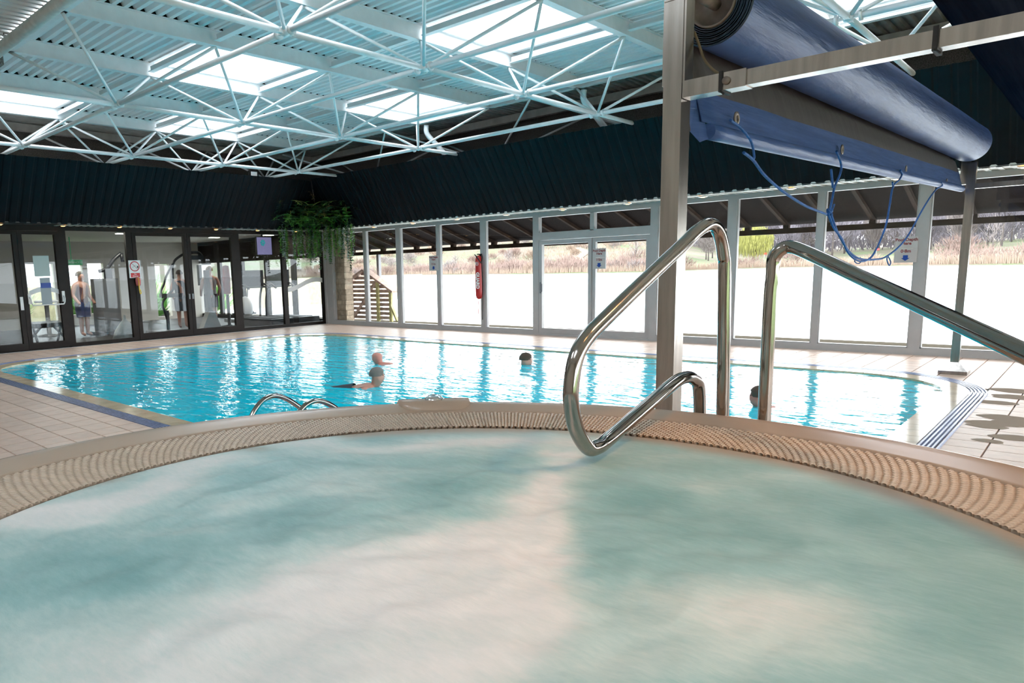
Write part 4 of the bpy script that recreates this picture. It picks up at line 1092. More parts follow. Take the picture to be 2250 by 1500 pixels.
# timber eaves over the terrace
ev = struct(MB().add([(-19, 13.15, 2.78), (XR+2, 13.15, 2.78), (XR+2, 15.12, 2.169), (-19, 15.12, 2.169), (-19, 13.15, 2.84), (XR+2, 13.15, 2.84), (XR+2, 15.12, 2.229), (-19, 15.12, 2.229)], [(0, 1, 2, 3), (4, 7, 6, 5), (3, 2, 6, 7)]).build('ceiling_eaves', 'timber_dark'))
for k in range(32):
    x = -17.6+k*.72
    MB().bar((x, 13.15, 2.745), (x, 15.12, 2.134), .06, .07).build('rafter', 'timber_beam', ev)
MB().box(-19, XR+2, 14.93, 15.07, 2.00, 2.10).build('eaves_beam', 'timber_beam', ev)
for k in range(0, 32): MB().box(-17.65+k*.72, -17.55+k*.72, 14.95, 15.05, 2.10, 2.16).build('packer', 'timber_beam', ev)
pp_ = at(1, 15.0, 833, 600); tag(MB().box(pp_.x-.05, pp_.x+.05, 14.95, 15.05, -.03, 2.0).build('eaves_post', 'machine_grey'), 'slim grey steel post holding up the eaves beside the slatted shed', 'post')
# slatted timber shed
sh = thing('slatted_shed', 'weathered gable-ended shed of open horizontal slats on the terrace', 'shed', (-17, 14.6, -.03)); YS = 14.7
def ps(x, y): return at(1, YS, x, y)
ap = ps(803, 593); lf = ps(752, 628); rg = ps(866, 641); zb_ = -.03
def roofz(x):
    if x < ap.x: return lf.z+(ap.z-lf.z)*(x-lf.x)/(ap.x-lf.x)
    return ap.z+(rg.z-ap.z)*(x-ap.x)/(rg.x-ap.x)
xl, xr = lf.x-.3, rg.x-.12; z = zb_+.06
while z < ap.z-.1:
    lo, hi = xl, xr
    for q in range(400):
        if roofz(lo) < z+.07 and lo < ap.x: lo += .01
        if roofz(hi) < z+.07 and hi > ap.x: hi -= .01
    if hi-lo > .1: MB().box(lo, hi, YS-.012, YS+.012, z, z+.095).build('slat', 'timber_old', sh)
    z += .135
for px_, m in ((776, 'timber_old'), (833, 'timber_green'), (861, 'timber_green')):
    x = ps(px_, 660).x; MB().box(x-.05, x+.05, YS-.08, YS-.012, zb_, roofz(x)-.03).build('post', m, sh)
MB().bar((ps(782, 700).x, YS-.05, ps(782, 695).z), (ps(831, 700).x, YS-.05, ps(831, 618).z), .06, .09, (0, 1, 0)).build('brace', 'timber_old', sh)
MB().bar((ps(860, 660).x, YS-.05, ps(860, 665).z), (ps(876, 702).x, YS-.05, zb_+.03), .06, .09, (0, 1, 0)).build('brace', 'timber_green', sh)
for a_, b_ in ((lf, ap), (ap, rg)):
    MB().bar((a_.x-(.2 if a_ is lf else 0), YS, a_.z-(.12 if a_ is lf else 0)), (b_.x+(.05 if b_ is rg else 0), YS, b_.z), .3, .06, (0, 0, 1)).build('roof_board', 'timber_old', sh)
# red parasol cloth and broom beside the column
c = at(1, 13.50, 764, 612); mb = MB()
mb.lathe([(0, .42), (.03, .38), (.07, .10), (.12, -.20), (.13, -.30), (.05, -.36), (0, -.36)], c, 12); mb.box(c.x-.3, c.x+.02, 13.37, 13.52, c.z+.36, c.z+.40); tag(mb.build('folded_parasol', 'red_cloth'), 'folded red cloth hanging outside beside the stone column', 'cloth')
br = thing('broom', 'thin broom with a blue head leaning outside by the stone column', 'broom', (c.x, 13.7, -.03))
a_, b_ = at(1, 13.7, 762, 655), at(1, 13.7, 766, 703); b_.z = .02; MB().tube([a_, b_], .012, 8).build('handle', 'machine_white', br); MB().box(b_.x-.1, b_.x+.1, 13.65, 13.75, -.03, .06).build('head', 'sign_blue', br)
#@@P4
# ================================================================== GYM BEHIND THE GLASS
struct(MB().box(-24.4, XG-.05, 2.0, 13.3, -.12, -.005).build('floor_gym', 'gym_floor'))
struct(MB().box(-24.4, XG-.1, 2.0, 13.3, 2.70, 2.80).build('ceiling_gym', 'gym_ceiling'))
struct(MB().box(-24.4, XG-.1, 1.9, 2.0, 0, 2.7).build('wall_gym_front', 'gym_wall'))
gb = MB().box(-24.4, XG-.25, 13.2, 13.3, 1.95, 2.7).box(-24.4, XG-.25, 13.2, 13.3, -.02, .12)
for k in range(6): gb.box(-24.4+k*1.48, -24.22+k*1.48, 13.2, 13.3, .12, 1.95)
gbo = struct(gb.build('wall_gym_back', 'frame_dark'))
for k in range(5): MB().box(-24.22+k*1.48, -22.92+k*1.48, 13.245, 13.255, .12, 1.95).build('pane', 'glass_lake', gbo)
def yq(px_): return at(0, -24.2, px_, 640).y
holes = [(yq(62), yq(122), .05, 2.0), (yq(150), yq(186), .35, 1.95), (yq(197), yq(232), .35, 2.0), (yq(344), yq(376), .1, 1.95), (yq(436), yq(468), 1.15, 1.9)]
gw = MB().box(-24.4, -24.2, 2.0, 13.3, 2.0, 2.7).box(-24.4, -24.2, 2.0, 13.3, -.1, .05); y = 2.0
for (ya, yb, za, zc) in holes:
    gw.box(-24.4, -24.2, y, ya, .05, 2.0); gw.box(-24.4, -24.2, ya, yb, .05, za) if za > .06 else None; gw.box(-24.4, -24.2, ya, yb, zc, 2.0) if zc < 1.99 else None; y = yb
gw.box(-24.4, -24.2, y, 13.3, .05, 2.0)
gwo = struct(gw.build('wall_gym_left', 'gym_wall'))
for (ya, yb, za, zc) in holes: MB().box(-24.31, -24.30, ya, yb, za, zc).build('pane', 'glass_lake', gwo)
struct(MB().box(-29.2, -29.0, -10, 30, -.1, 1.25).build('wall_garden', 'garden_wall'))
for i in range(6):
    y = 2.0+i*2.7+rng.uniform(-.2, .2); t = place('garden_shrub', twigs('foliage', 'leaf_ivy', .50, .42, 300, .1, w_=.05, seed=300+i), None, (-27.6, y, -.3)); tag(t, 'low green shrub in the garden bed behind the gym windows', 'shrub', 'shrubs behind the gym')
for k, (px_, py_, x_) in enumerate(((117, 512, -19.0), (172, 504, -17.9), (268, 513, -19.0), (589, 507, -18.6), (470, 512, -20.2))):
    p = at(0, x_, px_, py_); t = thing('strip_light', '%s glowing strip light from the left on the gym ceiling' % ['first', 'second', 'third', 'fifth', 'fourth'][k], 'light', (x_, p.y, 2.70), 'strip lights on the gym ceiling')
    MB().box(x_-.09, x_+.09, p.y-.16, p.y+.16, 2.67, 2.70).build('housing', 'machine_white', t); MB().box(x_-.075, x_+.075, p.y-.15, p.y+.15, 2.655, 2.67).build('diffuser', 'led', t)
    ld = bpy.data.lights.new('strip_lamp', 'AREA'); ld.size = .3; ld.energy = 14; ld.color = (1, .9, .75); lo = bpy.data.objects.new('lamp', ld); COL.objects.link(lo); lo.location = (x_, p.y, 2.64); lo.parent = t; lo.matrix_parent_inverse = parent_inv(t)
# wall-hung screen
p0, p1 = at(0, -18.4, 564, 521), at(0, -18.4, 598, 559); tv = thing('television', 'wall screen glowing lilac, hung from the gym ceiling beside the plants', 'screen', (-18.45, (p0.y+p1.y)/2, p1.z))
MB().box(-18.47, -18.41, p0.y-.02, p1.y+.02, p1.z-.02, p0.z+.02).build('housing', 'black', tv); MB().box(-18.41, -18.404, p0.y, p1.y, p1.z, p0.z).build('display', 'screen', tv)
ym = (p0.y*.6+p1.y*.4); mb = MB()
for a_ in range(6): mb.lathe([(0, 0), (.04, 0), (.04, .003), (0, .003)], (-18.404, ym+.05*math.cos(a_), (p0.z*.68+p1.z*.32)+.06*math.sin(a_)), 8, Matrix.Rotation(PI/2, 3, 'Y').to_4x4())
mb.build('logo_mark', 'screen_mark', tv)
MB().box(-18.46, -18.42, ym-.02, ym+.02, p0.z, 2.70).build('bracket', 'machine_dark', tv)
e0_, e1_ = at(0, -21.5, 148, 571), at(0, -21.5, 182, 582)
ex = thing('exit_sign', 'green emergency exit sign hanging inside the gym', 'sign', (-21.5, e0_.y, e1_.z)); MB().box(-21.53, -21.5, e0_.y, e1_.y, e1_.z, e0_.z).box(-21.525, -21.505, e0_.y+.1, e0_.y+.12, e0_.z, 2.7).build('board', 'exit_green', ex)
text('EMERGENCY EXIT', .075, 'white_paint', ex, (-21.498, (e0_.y+e1_.y)/2, (e0_.z+e1_.z)/2), (0, 1, 0), (0, 0, 1))
def gx(px_, py_, x_): return at(0, x_, px_, py_)
# machines
def machine(name, lab, tubes, boxes, loc):
    t = thing(name, lab, 'gym machine', loc)
    for pts, r_, m, nm in tubes: MB().tube(smooth_path(pts, 4) if len(pts) > 2 else pts, r_, 8).build(nm, m, t)
    for b_, m, nm in boxes: MB().box(*b_).build(nm, m, t)
    return t
X_ = -18.2; g = lambda a, b: gx(a, b, X_)
machine('press_machine', 'arched black tube frame exercise machine behind the middle glass door', [
    ([g(369, 705), g(362, 685), g(357, 665), g(372, 645), g(381, 632), g(379, 600), g(382, 575), g(400, 560), g(412, 556)], .035, 'machine_dark', 'frame_tube'),
    ([g(412, 556), g(430, 554), g(440, 558), g(443, 565), g(438, 570)], .04, 'machine_dark', 'handle_bar'),
    ([g(357, 655), g(354, 640), g(360, 625), g(366, 605), g(379, 580)], .03, 'machine_dark', 'frame_tube')],
    [((X_-.3, X_+.3, g(369, 705).y-.5, g(369, 705).y+.6, 0, .08), 'machine_grey', 'base'), ((X_-.25, X_+.25, g(372, 615).y-.2, g(372, 615).y+.25, .95, 1.05), 'machine_dark', 'seat'), ((X_-.04, X_+.04, g(369, 705).y-.03, g(369, 705).y+.03, .05, .6), 'machine_dark', 'foot_tube'), ((X_-.2, X_+.2, g(420, 566).y-.1, g(436, 566).y+.05, g(420, 568).z-.03, g(420, 564).z+.03), 'machine_dark', 'pad')], (X_, g(369, 705).y, 0))
X2 = -19.6; g2 = lambda a, b: gx(a, b, X2)
a_ = g2(238, 640)
machine('cable_tower', 'tall dark cable machine with a slanted arm left of the no diving sign', [
    ([g2(217, 596), g2(235, 590), g2(250, 570), g2(266, 556)], .05, 'machine_dark', 'arm'), ([g2(266, 556), g2(270, 575)], .05, 'machine_dark', 'pulley')],
    [((X2-.35, X2+.35, a_.y-.32, a_.y+.15, 0, g2(225, 612).z), 'machine_grey', 'weight_stack'), ((X2-.08, X2+.08, a_.y-.05, a_.y+.12, 0, g2(238, 590).z), 'machine_dark', 'column'), ((X2-.5, X2+.5, a_.y-.5, a_.y+.5, 0, .08), 'machine_dark', 'base')], (X2, a_.y, 0))
X3 = -18.2; g3 = lambda a, b: gx(a, b, X3)
for (pa, pb, lab) in ((560, 632, 'dark treadmill left of the tall window post by the plants'), (640, 655, 'dark treadmill nearest the corner by the plants')):
    c = gx(pa+22 if pa == 560 else pa, 690, -17.9); c.z = 0
    t = thing('treadmill', lab, 'gym machine', (c.x, c.y, 0))
    MB().box(c.x-.9, c.x+.9, c.y-.38, c.y+.38, -.005, .22).build('deck', 'machine_dark', t); MB().box(c.x-.85, c.x+.7, c.y-.27, c.y+.27, .22, .235).build('belt', 'black_rubber', t)
    for s_ in (-.36, .36): MB().tube(smooth_path([(c.x-.8, c.y+s_, .2), (c.x-.75, c.y+s_, .8), (c.x-.55, c.y+s_, 1.2), (c.x-.2, c.y+s_, 1.08)], 4), .035, 8).build('upright', 'machine_grey', t)
    MB().box(c.x-.62, c.x-.54, c.y-.38, c.y+.38, 1.15, 1.62).build('console', 'machine_dark', t); MB().bar((c.x-.5, c.y-.4, 1.12), (c.x-.5, c.y+.4, 1.12), .06, .06).build('crossbar', 'machine_grey', t)
c = gx(535, 690, -20.0)
t = thing('cross_trainer', 'white and grey elliptical cross trainer beside the wide door frame', 'gym machine', (c.x, c.y, 0))
MB().lathe([(0, -.06), (.34, -.06), (.36, 0), (.34, .06), (0, .06)], (c.x, c.y+.1, .45), 20, Matrix.Rotation(PI/2, 3, 'X').to_4x4()).build('flywheel_cover', 'machine_white', t)
MB().box(c.x-.7, c.x+.7, c.y-.3, c.y+.3, 0, .09).build('base', 'machine_grey', t)
for s_ in (-.22, .22):
    MB().tube([(c.x+.3, c.y+s_, .25), (c.x-.1, c.y+s_, .6), (c.x+.05, c.y+s_*1.1, 1.55)], .025, 8).build('arm', 'machine_grey', t); MB().box(c.x-.2, c.x+.3, c.y+s_-.07, c.y+s_+.07, .24, .29).build('pedal', 'machine_dark', t)
MB().box(c.x-.05, c.x+.05, c.y-.18, c.y+.18, 1.15, 1.38).build('console', 'machine_white', t)
c = g3(500, 650)
t = thing('boxing_post', 'upright red padded post behind the right glass door', 'gym machine', (c.x, c.y, 0)); MB().lathe([(0, .95), (.10, .97), (.11, 1.4), (.09, 1.75), (0, 1.78)], (c.x, c.y, 0), 14).build('pad', 'machine_red', t); MB().lathe([(.3, 0), (.3, .05), (.05, .08), (.045, .95), (0, .95)], (c.x, c.y, 0), 14).build('stand', 'machine_dark', t)
c = g3(457, 650)
t = thing('upright_scale', 'slim upright body scale with white foot behind the middle door', 'gym machine', (c.x, c.y, 0)); MB().box(c.x-.06, c.x+.06, c.y-.06, c.y+.06, .35, 1.65).build('column', 'machine_dark', t); MB().prism([(c.x-.12, c.y-.3, 0), (c.x-.12, c.y+.3, 0), (c.x-.12, c.y+.12, .5), (c.x-.12, c.y-.05, .5)], (0, 0, 0), (.24, 0, 0)).build('foot', 'machine_white', t)
Xb = -17.7; c = gx(105, 735, Xb)
t = thing('weight_bench', 'dark weight bench just inside the push-bar door', 'gym machine', (Xb, c.y, 0))
MB().box(Xb-.7, Xb+.3, c.y-.35, c.y+.45, .42, .52).build('pad', 'machine_dark', t)
for s_ in (-.3, .4): MB().tube([(Xb-.6, c.y+s_, .02), (Xb+.2, c.y+s_*.6, .45)], .03, 8).build('leg', 'machine_dark', t); MB().tube([(Xb+.25, c.y+s_, .02), (Xb-.4, c.y+s_*.6, .45)], .03, 8).build('leg', 'machine_dark', t)
c = gx(101, 660, -20.5)
t = thing('pedestal_table', 'small round white pedestal table seen through the push-bar door', 'table', (c.x, c.y, 0)); MB().lathe([(.28, 0), (.28, .03), (.06, .06), (.055, .8), (.10, .86), (.09, .9)], (c.x, c.y, 0), 20).build('pedestal', 'machine_grey', t); MB().lathe([(0, .9), (.27, .9), (.30, .93), (.27, .96), (0, .96)], (c.x, c.y, 0), 24).build('top', 'tub_pedestal', t)
c = gx(278, 748, -17.1)
mb = MB(); mb.lathe([(0, .0), (.26, .01), (.30, .08), (.24, .25), (.12, .42), (.04, .5), (.03, .60), (0, .62)], (-17.1, c.y, 0), 9); tag(mb.build('plastic_sack', 'plastic_bag'), 'pale plastic sack standing on the gym floor behind the glass', 'sack')
mb = MB(); c = gx(5, 700, -17.0); mb.box(-17.25, -16.85, 4.05, 4.42, 0, 1.02); tag(mb.build('white_locker', 'paper_green'), 'pale cabinet standing inside the leftmost door leaf', 'cabinet')

# ================================================================== PEOPLE
def skin_body(name, m, V, E, parent, M):
    me = bpy.data.meshes.new(name); me.from_pydata([M @ Vector(v[0]) for v in V], E, []); o = bpy.data.objects.new(name, me); COL.objects.link(o)
    md = o.modifiers.new('s', 'SKIN'); md.use_smooth_shade = True
    for i, v in enumerate(V):
        r_ = v[1]; o.data.skin_vertices[0].data[i].radius = (r_, r_) if not isinstance(r_, tuple) else r_
    o.data.skin_vertices[0].data[0].use_root = True
    sd = o.modifiers.new('d', 'SUBSURF'); sd.levels = 2; sd.render_levels = 2
    dg = bpy.context.evaluated_depsgraph_get(); ev_ = o.evaluated_get(dg); nm = bpy.data.meshes.new_from_object(ev_)
    bpy.data.objects.remove(o); nm.materials.clear(); nm.materials.append(MATS[m]); nm.name = name
    nm.polygons.foreach_set('use_smooth', [True]*len(nm.polygons))
    return place(name, nm, parent)
def hair(M, c, rx, ry, rz, m, parent, cut=-.2):
    mb = MB(); vs = []; n, k = 14, 8
    for i in range(k+1):
        u = 1-(1-cut)*i/k
        for j in range(n):
            a = 2*PI*j/n; s = math.sqrt(max(0, 1-u*u)); front = .86 if math.cos(a) > .3 and u < .35 else 1
            vs.append(M @ Vector((c[0]+rx*s*math.cos(a)*front, c[1]+ry*s*math.sin(a), c[2]+rz*u)))
    mb.add(vs, [(i*n+j, i*n+(j+1) % n, (i+1)*n+(j+1) % n, (i+1)*n+j) for i in range(k) for j in range(n)], True); return mb.build('hair', m, parent)
def shell(M, rings, m, parent, name):                # clothing as a closed sleeve round the trunk
    mb = MB(); vs = []; n = 16
    for (c, ra, rb, ax) in rings:
        for j in range(n):
            a = 2*PI*j/n; y, q = ra*math.cos(a), rb*math.sin(a)
            v = Vector((c[0], c[1]+y, c[2]+q)) if ax == 'x' else Vector((c[0]+q, c[1]+y, c[2]))
            vs.append(M @ v)
    k = len(rings); mb.add(vs, [(i*n+j, i*n+(j+1) % n, (i+1)*n+(j+1) % n, (i+1)*n+j) for i in range(k-1) for j in range(n)], True); return mb.build(name, m, parent)
def swimmer(lab, pos, hd, m, hm, suit, lift=0.0, bald=False):
    a = math.atan2(hd[1], hd[0]); M = Matrix.Translation((pos[0], pos[1], lift)) @ Matrix.Rotation(a, 4, 'Z')
    t = thing('person', lab, 'person', (pos[0], pos[1], -.02))
    V = [((-.72, 0, -.15), (.17, .12)), ((-.48, 0, -.11), (.15, .11)), ((-.24, 0, -.075), (.18, .11)), ((-.09, 0, -.04), (.12, .08)), ((-.02, 0, .02), .06), ((.02, 0, .08), .078), ((.035, 0, .15), .092), ((.03, 0, .215), .07),
         ((-.13, .20, -.045), .07), ((.06, .38, -.06), .05), ((.30, .30, -.13), .042), ((.40, .24, -.13), .035),
         ((-.13, -.20, -.045), .07), ((.06, -.38, -.06), .05), ((.30, -.30, -.13), .042), ((.40, -.24, -.13), .035),
         ((-.92, .10, -.26), .09), ((-1.22, .16, -.30), .065), ((-1.58, .14, -.28), .045), ((-1.72, .14, -.30), .035),
         ((-.92, -.10, -.26), .09), ((-1.22, -.16, -.30), .065), ((-1.58, -.14, -.28), .045), ((-1.72, -.14, -.30), .035),
         ((.125, 0, .13), .022), ((.03, .095, .14), .018), ((.03, -.095, .14), .018)]
    E = [(0, 1), (1, 2), (2, 3), (3, 4), (4, 5), (5, 6), (6, 7), (3, 8), (8, 9), (9, 10), (10, 11), (3, 12), (12, 13), (13, 14), (14, 15), (0, 16), (16, 17), (17, 18), (18, 19), (0, 20), (20, 21), (21, 22), (22, 23), (6, 24), (6, 25), (6, 26)]
    skin_body('body', m, V, E, t, M)
    if not bald: hair(M, (.02, 0, .165), .108, .10, .108, hm, t, -.1)
    for y in (-.035, .035): MB().lathe([(0, -.009), (.009, 0), (0, .009)], M @ Vector((.112, y, .165)), 8).build('eye', 'black', t)
    MB().tube([M @ Vector((.098, -.03, .085)), M @ Vector((.105, 0, .083)), M @ Vector((.098, .03, .085))], .007, 6).build('mouth', 'sign_ink', t)
    if suit: shell(M, [((-.92, 0, -.19), .17, .12, 'x'), ((-.72, 0, -.145), .185, .14, 'x'), ((-.48, 0, -.105), .175, .135, 'x'), ((-.30, 0, -.08), .195, .132, 'x')], suit, t, 'swimsuit')
    return t
swimmer('swimmer with bare reddish shoulders and close-cropped head, farther of the two heads', (-8.62, 7.83), (-.96, -.28), 'skin_red', 'skin_red', None, -.05, True)
swimmer('grey-haired swimmer with dark swimsuit and pink shoulders, nearer of the two heads', (-6.93, 6.22), (.8, .6), 'skin', 'hair_grey', 'cloth_dark', -.03)
swimmer('dark-haired swimmer lying low in the water near the lake windows', (-6.55, 9.05), (.95, .2), 'skin', 'hair_brown', 'cloth_dark', -.10)
swimmer('swimmer mostly hidden behind the handrail foot at the right of the pool', (-2.55, 7.75), (-.9, -.3), 'skin_red', 'hair_brown', 'cloth_dark', -.07)
def stander(lab, pos, ang, top, bot, hm, z0=0, h=1.0, bun=False):
    M = Matrix.Translation((pos[0], pos[1], z0)) @ Matrix.Rotation(ang, 4, 'Z') @ Matrix.Scale(h, 4)
    t = thing('person', lab, 'person', (pos[0], pos[1], z0))
    V = [((0, 0, .92), (.16, .11)), ((0, 0, 1.08), (.14, .10)), ((0, 0, 1.28), (.18, .12)), ((-.01, 0, 1.40), (.11, .08)), ((0, 0, 1.47), .058), ((.03, 0, 1.54), .08), ((.02, 0, 1.62), .095), ((.01, 0, 1.69), .07),
         ((0, .20, 1.37), .07), ((-.02, .27, 1.10), .052), ((.14, .26, .92), .042), ((.20, .25, .86), .035), ((0, -.20, 1.37), .07), ((-.02, -.27, 1.10), .052), ((.14, -.26, .92), .042), ((.20, -.25, .86), .035),
         ((0, .09, .85), .095), ((.02, .10, .48), .065), ((0, .10, .09), .045), ((.14, .11, .04), .038), ((0, -.09, .85), .095), ((.02, -.10, .48), .065), ((0, -.10, .09), .045), ((.14, -.11, .04), .038), ((.118, 0, 1.60), .02)]
    E = [(0, 1), (1, 2), (2, 3), (3, 4), (4, 5), (5, 6), (6, 7), (3, 8), (8, 9), (9, 10), (10, 11), (3, 12), (12, 13), (13, 14), (14, 15), (0, 16), (16, 17), (17, 18), (18, 19), (0, 20), (20, 21), (21, 22), (22, 23), (6, 24)]
    skin_body('body', 'skin', V, E, t, M)
    hair(M, (.0, 0, 1.635), .11, .104, .11, hm, t, -.25)
    if bun: MB().lathe([(0, -.06), (.05, -.03), (.06, .01), (.04, .05), (0, .06)], M @ Vector((-.10, 0, 1.70)), 10).build('hair_bun', hm, t)
    shell(M, [((0, 0, .88), .185, .135, 'z'), ((0, 0, 1.08), .165, .125, 'z'), ((0, 0, 1.28), .205, .145, 'z'), ((-.01, 0, 1.40), .17, .11, 'z'), ((0, 0, 1.45), .075, .075, 'z')], top, t, 'top')
    for s_ in (-1, 1): shell(M, [((.01, .10*s_, .52), .10, .10, 'z'), ((0, .10*s_, .72), .112, .112, 'z'), ((0, .09*s_, .92), .115, .13, 'z')], bot, t, 'trouser_leg')
    return t
c = gx(178, 640, -19.4); stander('standing person in a dark purple top seen through the gym glass', (-19.4, c.y), .4, 'cloth_purple', 'cloth_blue', 'hair_grey', 0, .98)
c = gx(397, 640, -19.3); stander('dark-haired person seen through the left middle door leaf', (-19.3, c.y), 2.4, 'cloth_dark', 'cloth_dark', 'hair_brown', 0, .97)
c = gx(463, 640, -19.9); stander('person with fair hair in a bun seen through the right middle door leaf', (-19.9, c.y), 2.8, 'machine_grey', 'cloth_dark', 'hair_blond', 0, 1.02, True)

# ================================================================== SIGNS AND SAFETY GEAR
def depth_sign(lab, c0, c1, txt):
    a = at(1, 12.985, *c0); b = at(1, 12.985, *c1); xm_, w_ = (a.x+b.x)/2, (b.x-a.x); zm = (a.z+b.z)/2; h_ = a.z-b.z
    t = thing('depth_sign', lab, 'sign', (xm_, 12.985, b.z))
    MB().box(a.x, b.x, 12.978, 12.998, zm+.052*h_, a.z).build('upper_board', 'sign_grey', t); MB().box(a.x, b.x, 12.978, 12.998, b.z, zm+.045*h_).build('lower_board', 'sign_grey', t)
    X, Y = (1, 0, 0), (0, 0, 1); y = 12.977
    text('Pool Depth', .062*w_/.295, 'sign_ink', t, (xm_, y, a.z-.115*h_), X, Y, bold=.002); text('Here', .062*w_/.295, 'sign_ink', t, (xm_, y, a.z-.26*h_), X, Y, bold=.002); text(txt, .066*w_/.295, 'sign_ink', t, (xm_, y, zm-.06*h_), X, Y, bold=.002)
    s = .1*h_; q = [(-.8, 0), (-.8, 1.1), (.8, 1.1), (.8, 0), (1.5, .1), (0, -1.0), (-1.5, .1)]
    MB().prism([(xm_+x*s, y, b.z+.17*h_+z*s*1.05) for x, z in q], (0, 0, 0), (0, -.003, 0)).build('arrow', 'sign_blue', t)
depth_sign('grey pool depth sign reading 2·1m, farthest from the steel post', (943, 562), (963, 594), '2·1m')
depth_sign('grey pool depth sign reading 1·5m on the lake door', (1303, 546), (1331, 590), '1·5m')
depth_sign('grey pool depth sign reading 0·8m behind the hanging ropes', (1968, 521), (2014, 576), '0·8m')
nd = thing('no_diving_sign', 'white no diving sign with red ring on the gym door post', 'sign', (XG+.07, 7.38, 1.49)); xs = XG+.075; yc, z0, z1, y0, y1 = 7.378, 1.492, 1.902, 7.237, 7.518
MB().box(XG+.062, xs, y0, y1, z0, z1).build('board', 'sign_white', nd)
Ry = Matrix.Rotation(PI/2, 3, 'Y').to_4x4(); cz = z0+.66*(z1-z0)
MB().lathe([(.098, 0), (.118, 0), (.118, .003), (.098, .003), (.098, 0)], (xs, yc, cz), 36, Ry).build('red_ring', 'sign_red', nd)
MB().bar((xs+.003, yc-.075, cz+.075), (xs+.003, yc+.075, cz-.075), .003, .018, (1, 0, 0)).build('slash', 'sign_red', nd)
mb = MB(); mb.bar((xs+.001, yc-.06, cz-.03), (xs+.001, yc+.02, cz+.025), .002, .012, (1, 0, 0)).bar((xs+.001, yc+.02, cz+.025), (xs+.001, yc+.06, cz+.02), .002, .010, (1, 0, 0)).box(xs, xs+.002, yc+.055, yc+.085, cz-.04, cz+.01); mb.build('diver_pictogram', 'black', nd)
MB().box(xs, xs+.002, y0+.03, y1-.03, z0+.015, z0+.115).build('red_panel', 'sign_red', nd)
text('No', .05, 'white_paint', nd, (xs+.003, yc, z0+.088), (0, 1, 0), (0, 0, 1)); text('Diving', .05, 'white_paint', nd, (xs+.003, yc, z0+.042), (0, 1, 0), (0, 0, 1))
tb = thing('throw_bag', 'pink throw bag hanging under the no diving sign', 'throw bag', (XG+.09, 7.43, 1.35))
MB().lathe([(0, -.10), (.045, -.095), (.055, -.05), (.06, .03), (.05, .08), (.02, .10), (0, .10)], (XG+.105, 7.415, 1.405), 12).build('bag', 'pink_cloth', tb)
MB().tube(smooth_path([(XG+.17, 7.395, 1.50), (XG+.17, 7.40, 1.38), (XG+.165, 7.40, 1.22), (XG+.165, 7.415, 1.12), (XG+.165, 7.44, 1.135), (XG+.165, 7.43, 1.20), (XG+.165, 7.405, 1.24), (XG+.168, 7.405, 1.4)], 5), .009, 7).build('cord', 'yellow_cord', tb)
gt = thing('rescue_tube', 'red lifeguard rescue tube marked GUARD hung on the window post', 'rescue tube', (-10.63, 12.9, .78)); gc = Vector((-10.635, 12.905, 0)); zt_, zb2 = 1.79, .78
MB().lathe([(0, zb2), (.03, zb2+.005), (.062, zb2+.03), (.08, zb2+.09), (.083, zb2+.2), (.083, zt_-.2), (.078, zt_-.09), (.06, zt_-.03), (.03, zt_), (0, zt_+.005)], gc, 24).build('foam_tube', 'guard_red', gt)
gd = Vector((.30, -.954, 0)); gs = Vector((.954, .30, 0))
text('GUARD', .11, 'white_paint', gt, (gc.x+gd.x*.0855, gc.y+gd.y*.0855, 1.215), (0, 0, -1), gs, bold=.005)
mb = MB(); Rx = Matrix.Rotation(PI/2, 3, 'X').to_4x4(); ec = (gc.x+gd.x*.086-.01, gc.y+gd.y*.086, 1.60); mb.lathe([(.034, 0), (.045, 0), (.045, .004), (.034, .004), (.034, 0)], ec, 24, Rx); mb.lathe([(0, 0), (.014, 0), (.014, .004), (0, .004)], ec, 12, Rx); mb.build('emblem', 'sign_white', gt)
MB().tube(smooth_path([(gc.x-.09, gc.y-.03, zt_+.02), (gc.x-.02, gc.y-.07, zt_-.01), (gc.x+.05, gc.y-.06, zt_-.1), (gc.x+.09, gc.y-.02, zt_-.17), (gc.x+.085, gc.y+.03, zt_-.05), (gc.x+.03, gc.y+.05, zt_+.02), (gc.x-.05, gc.y, zt_+.03)], 5), .013, 8).build('strap', 'black_rubber', gt)
MB().tube(smooth_path([(gc.x+.085, gc.y+.0, zt_-.15), (gc.x+.095, gc.y+.02, 1.2), (gc.x+.09, gc.y+.02, .7), (gc.x+.095, gc.y+.0, .30)], 5), .010, 8).build('towline', 'black_rubber', gt)
MB().tube([(gc.x-.01, gc.y, zb2+.01), (gc.x-.02, gc.y-.01, .62), (gc.x-.015, gc.y-.01, .43)], .008, 8).build('tail_cord', 'pink_cloth', gt)
MB().box(gc.x-.03, gc.x+.03, gc.y+.05, 13.0, zt_-.02, zt_+.04).build('hook', 'black', gt)

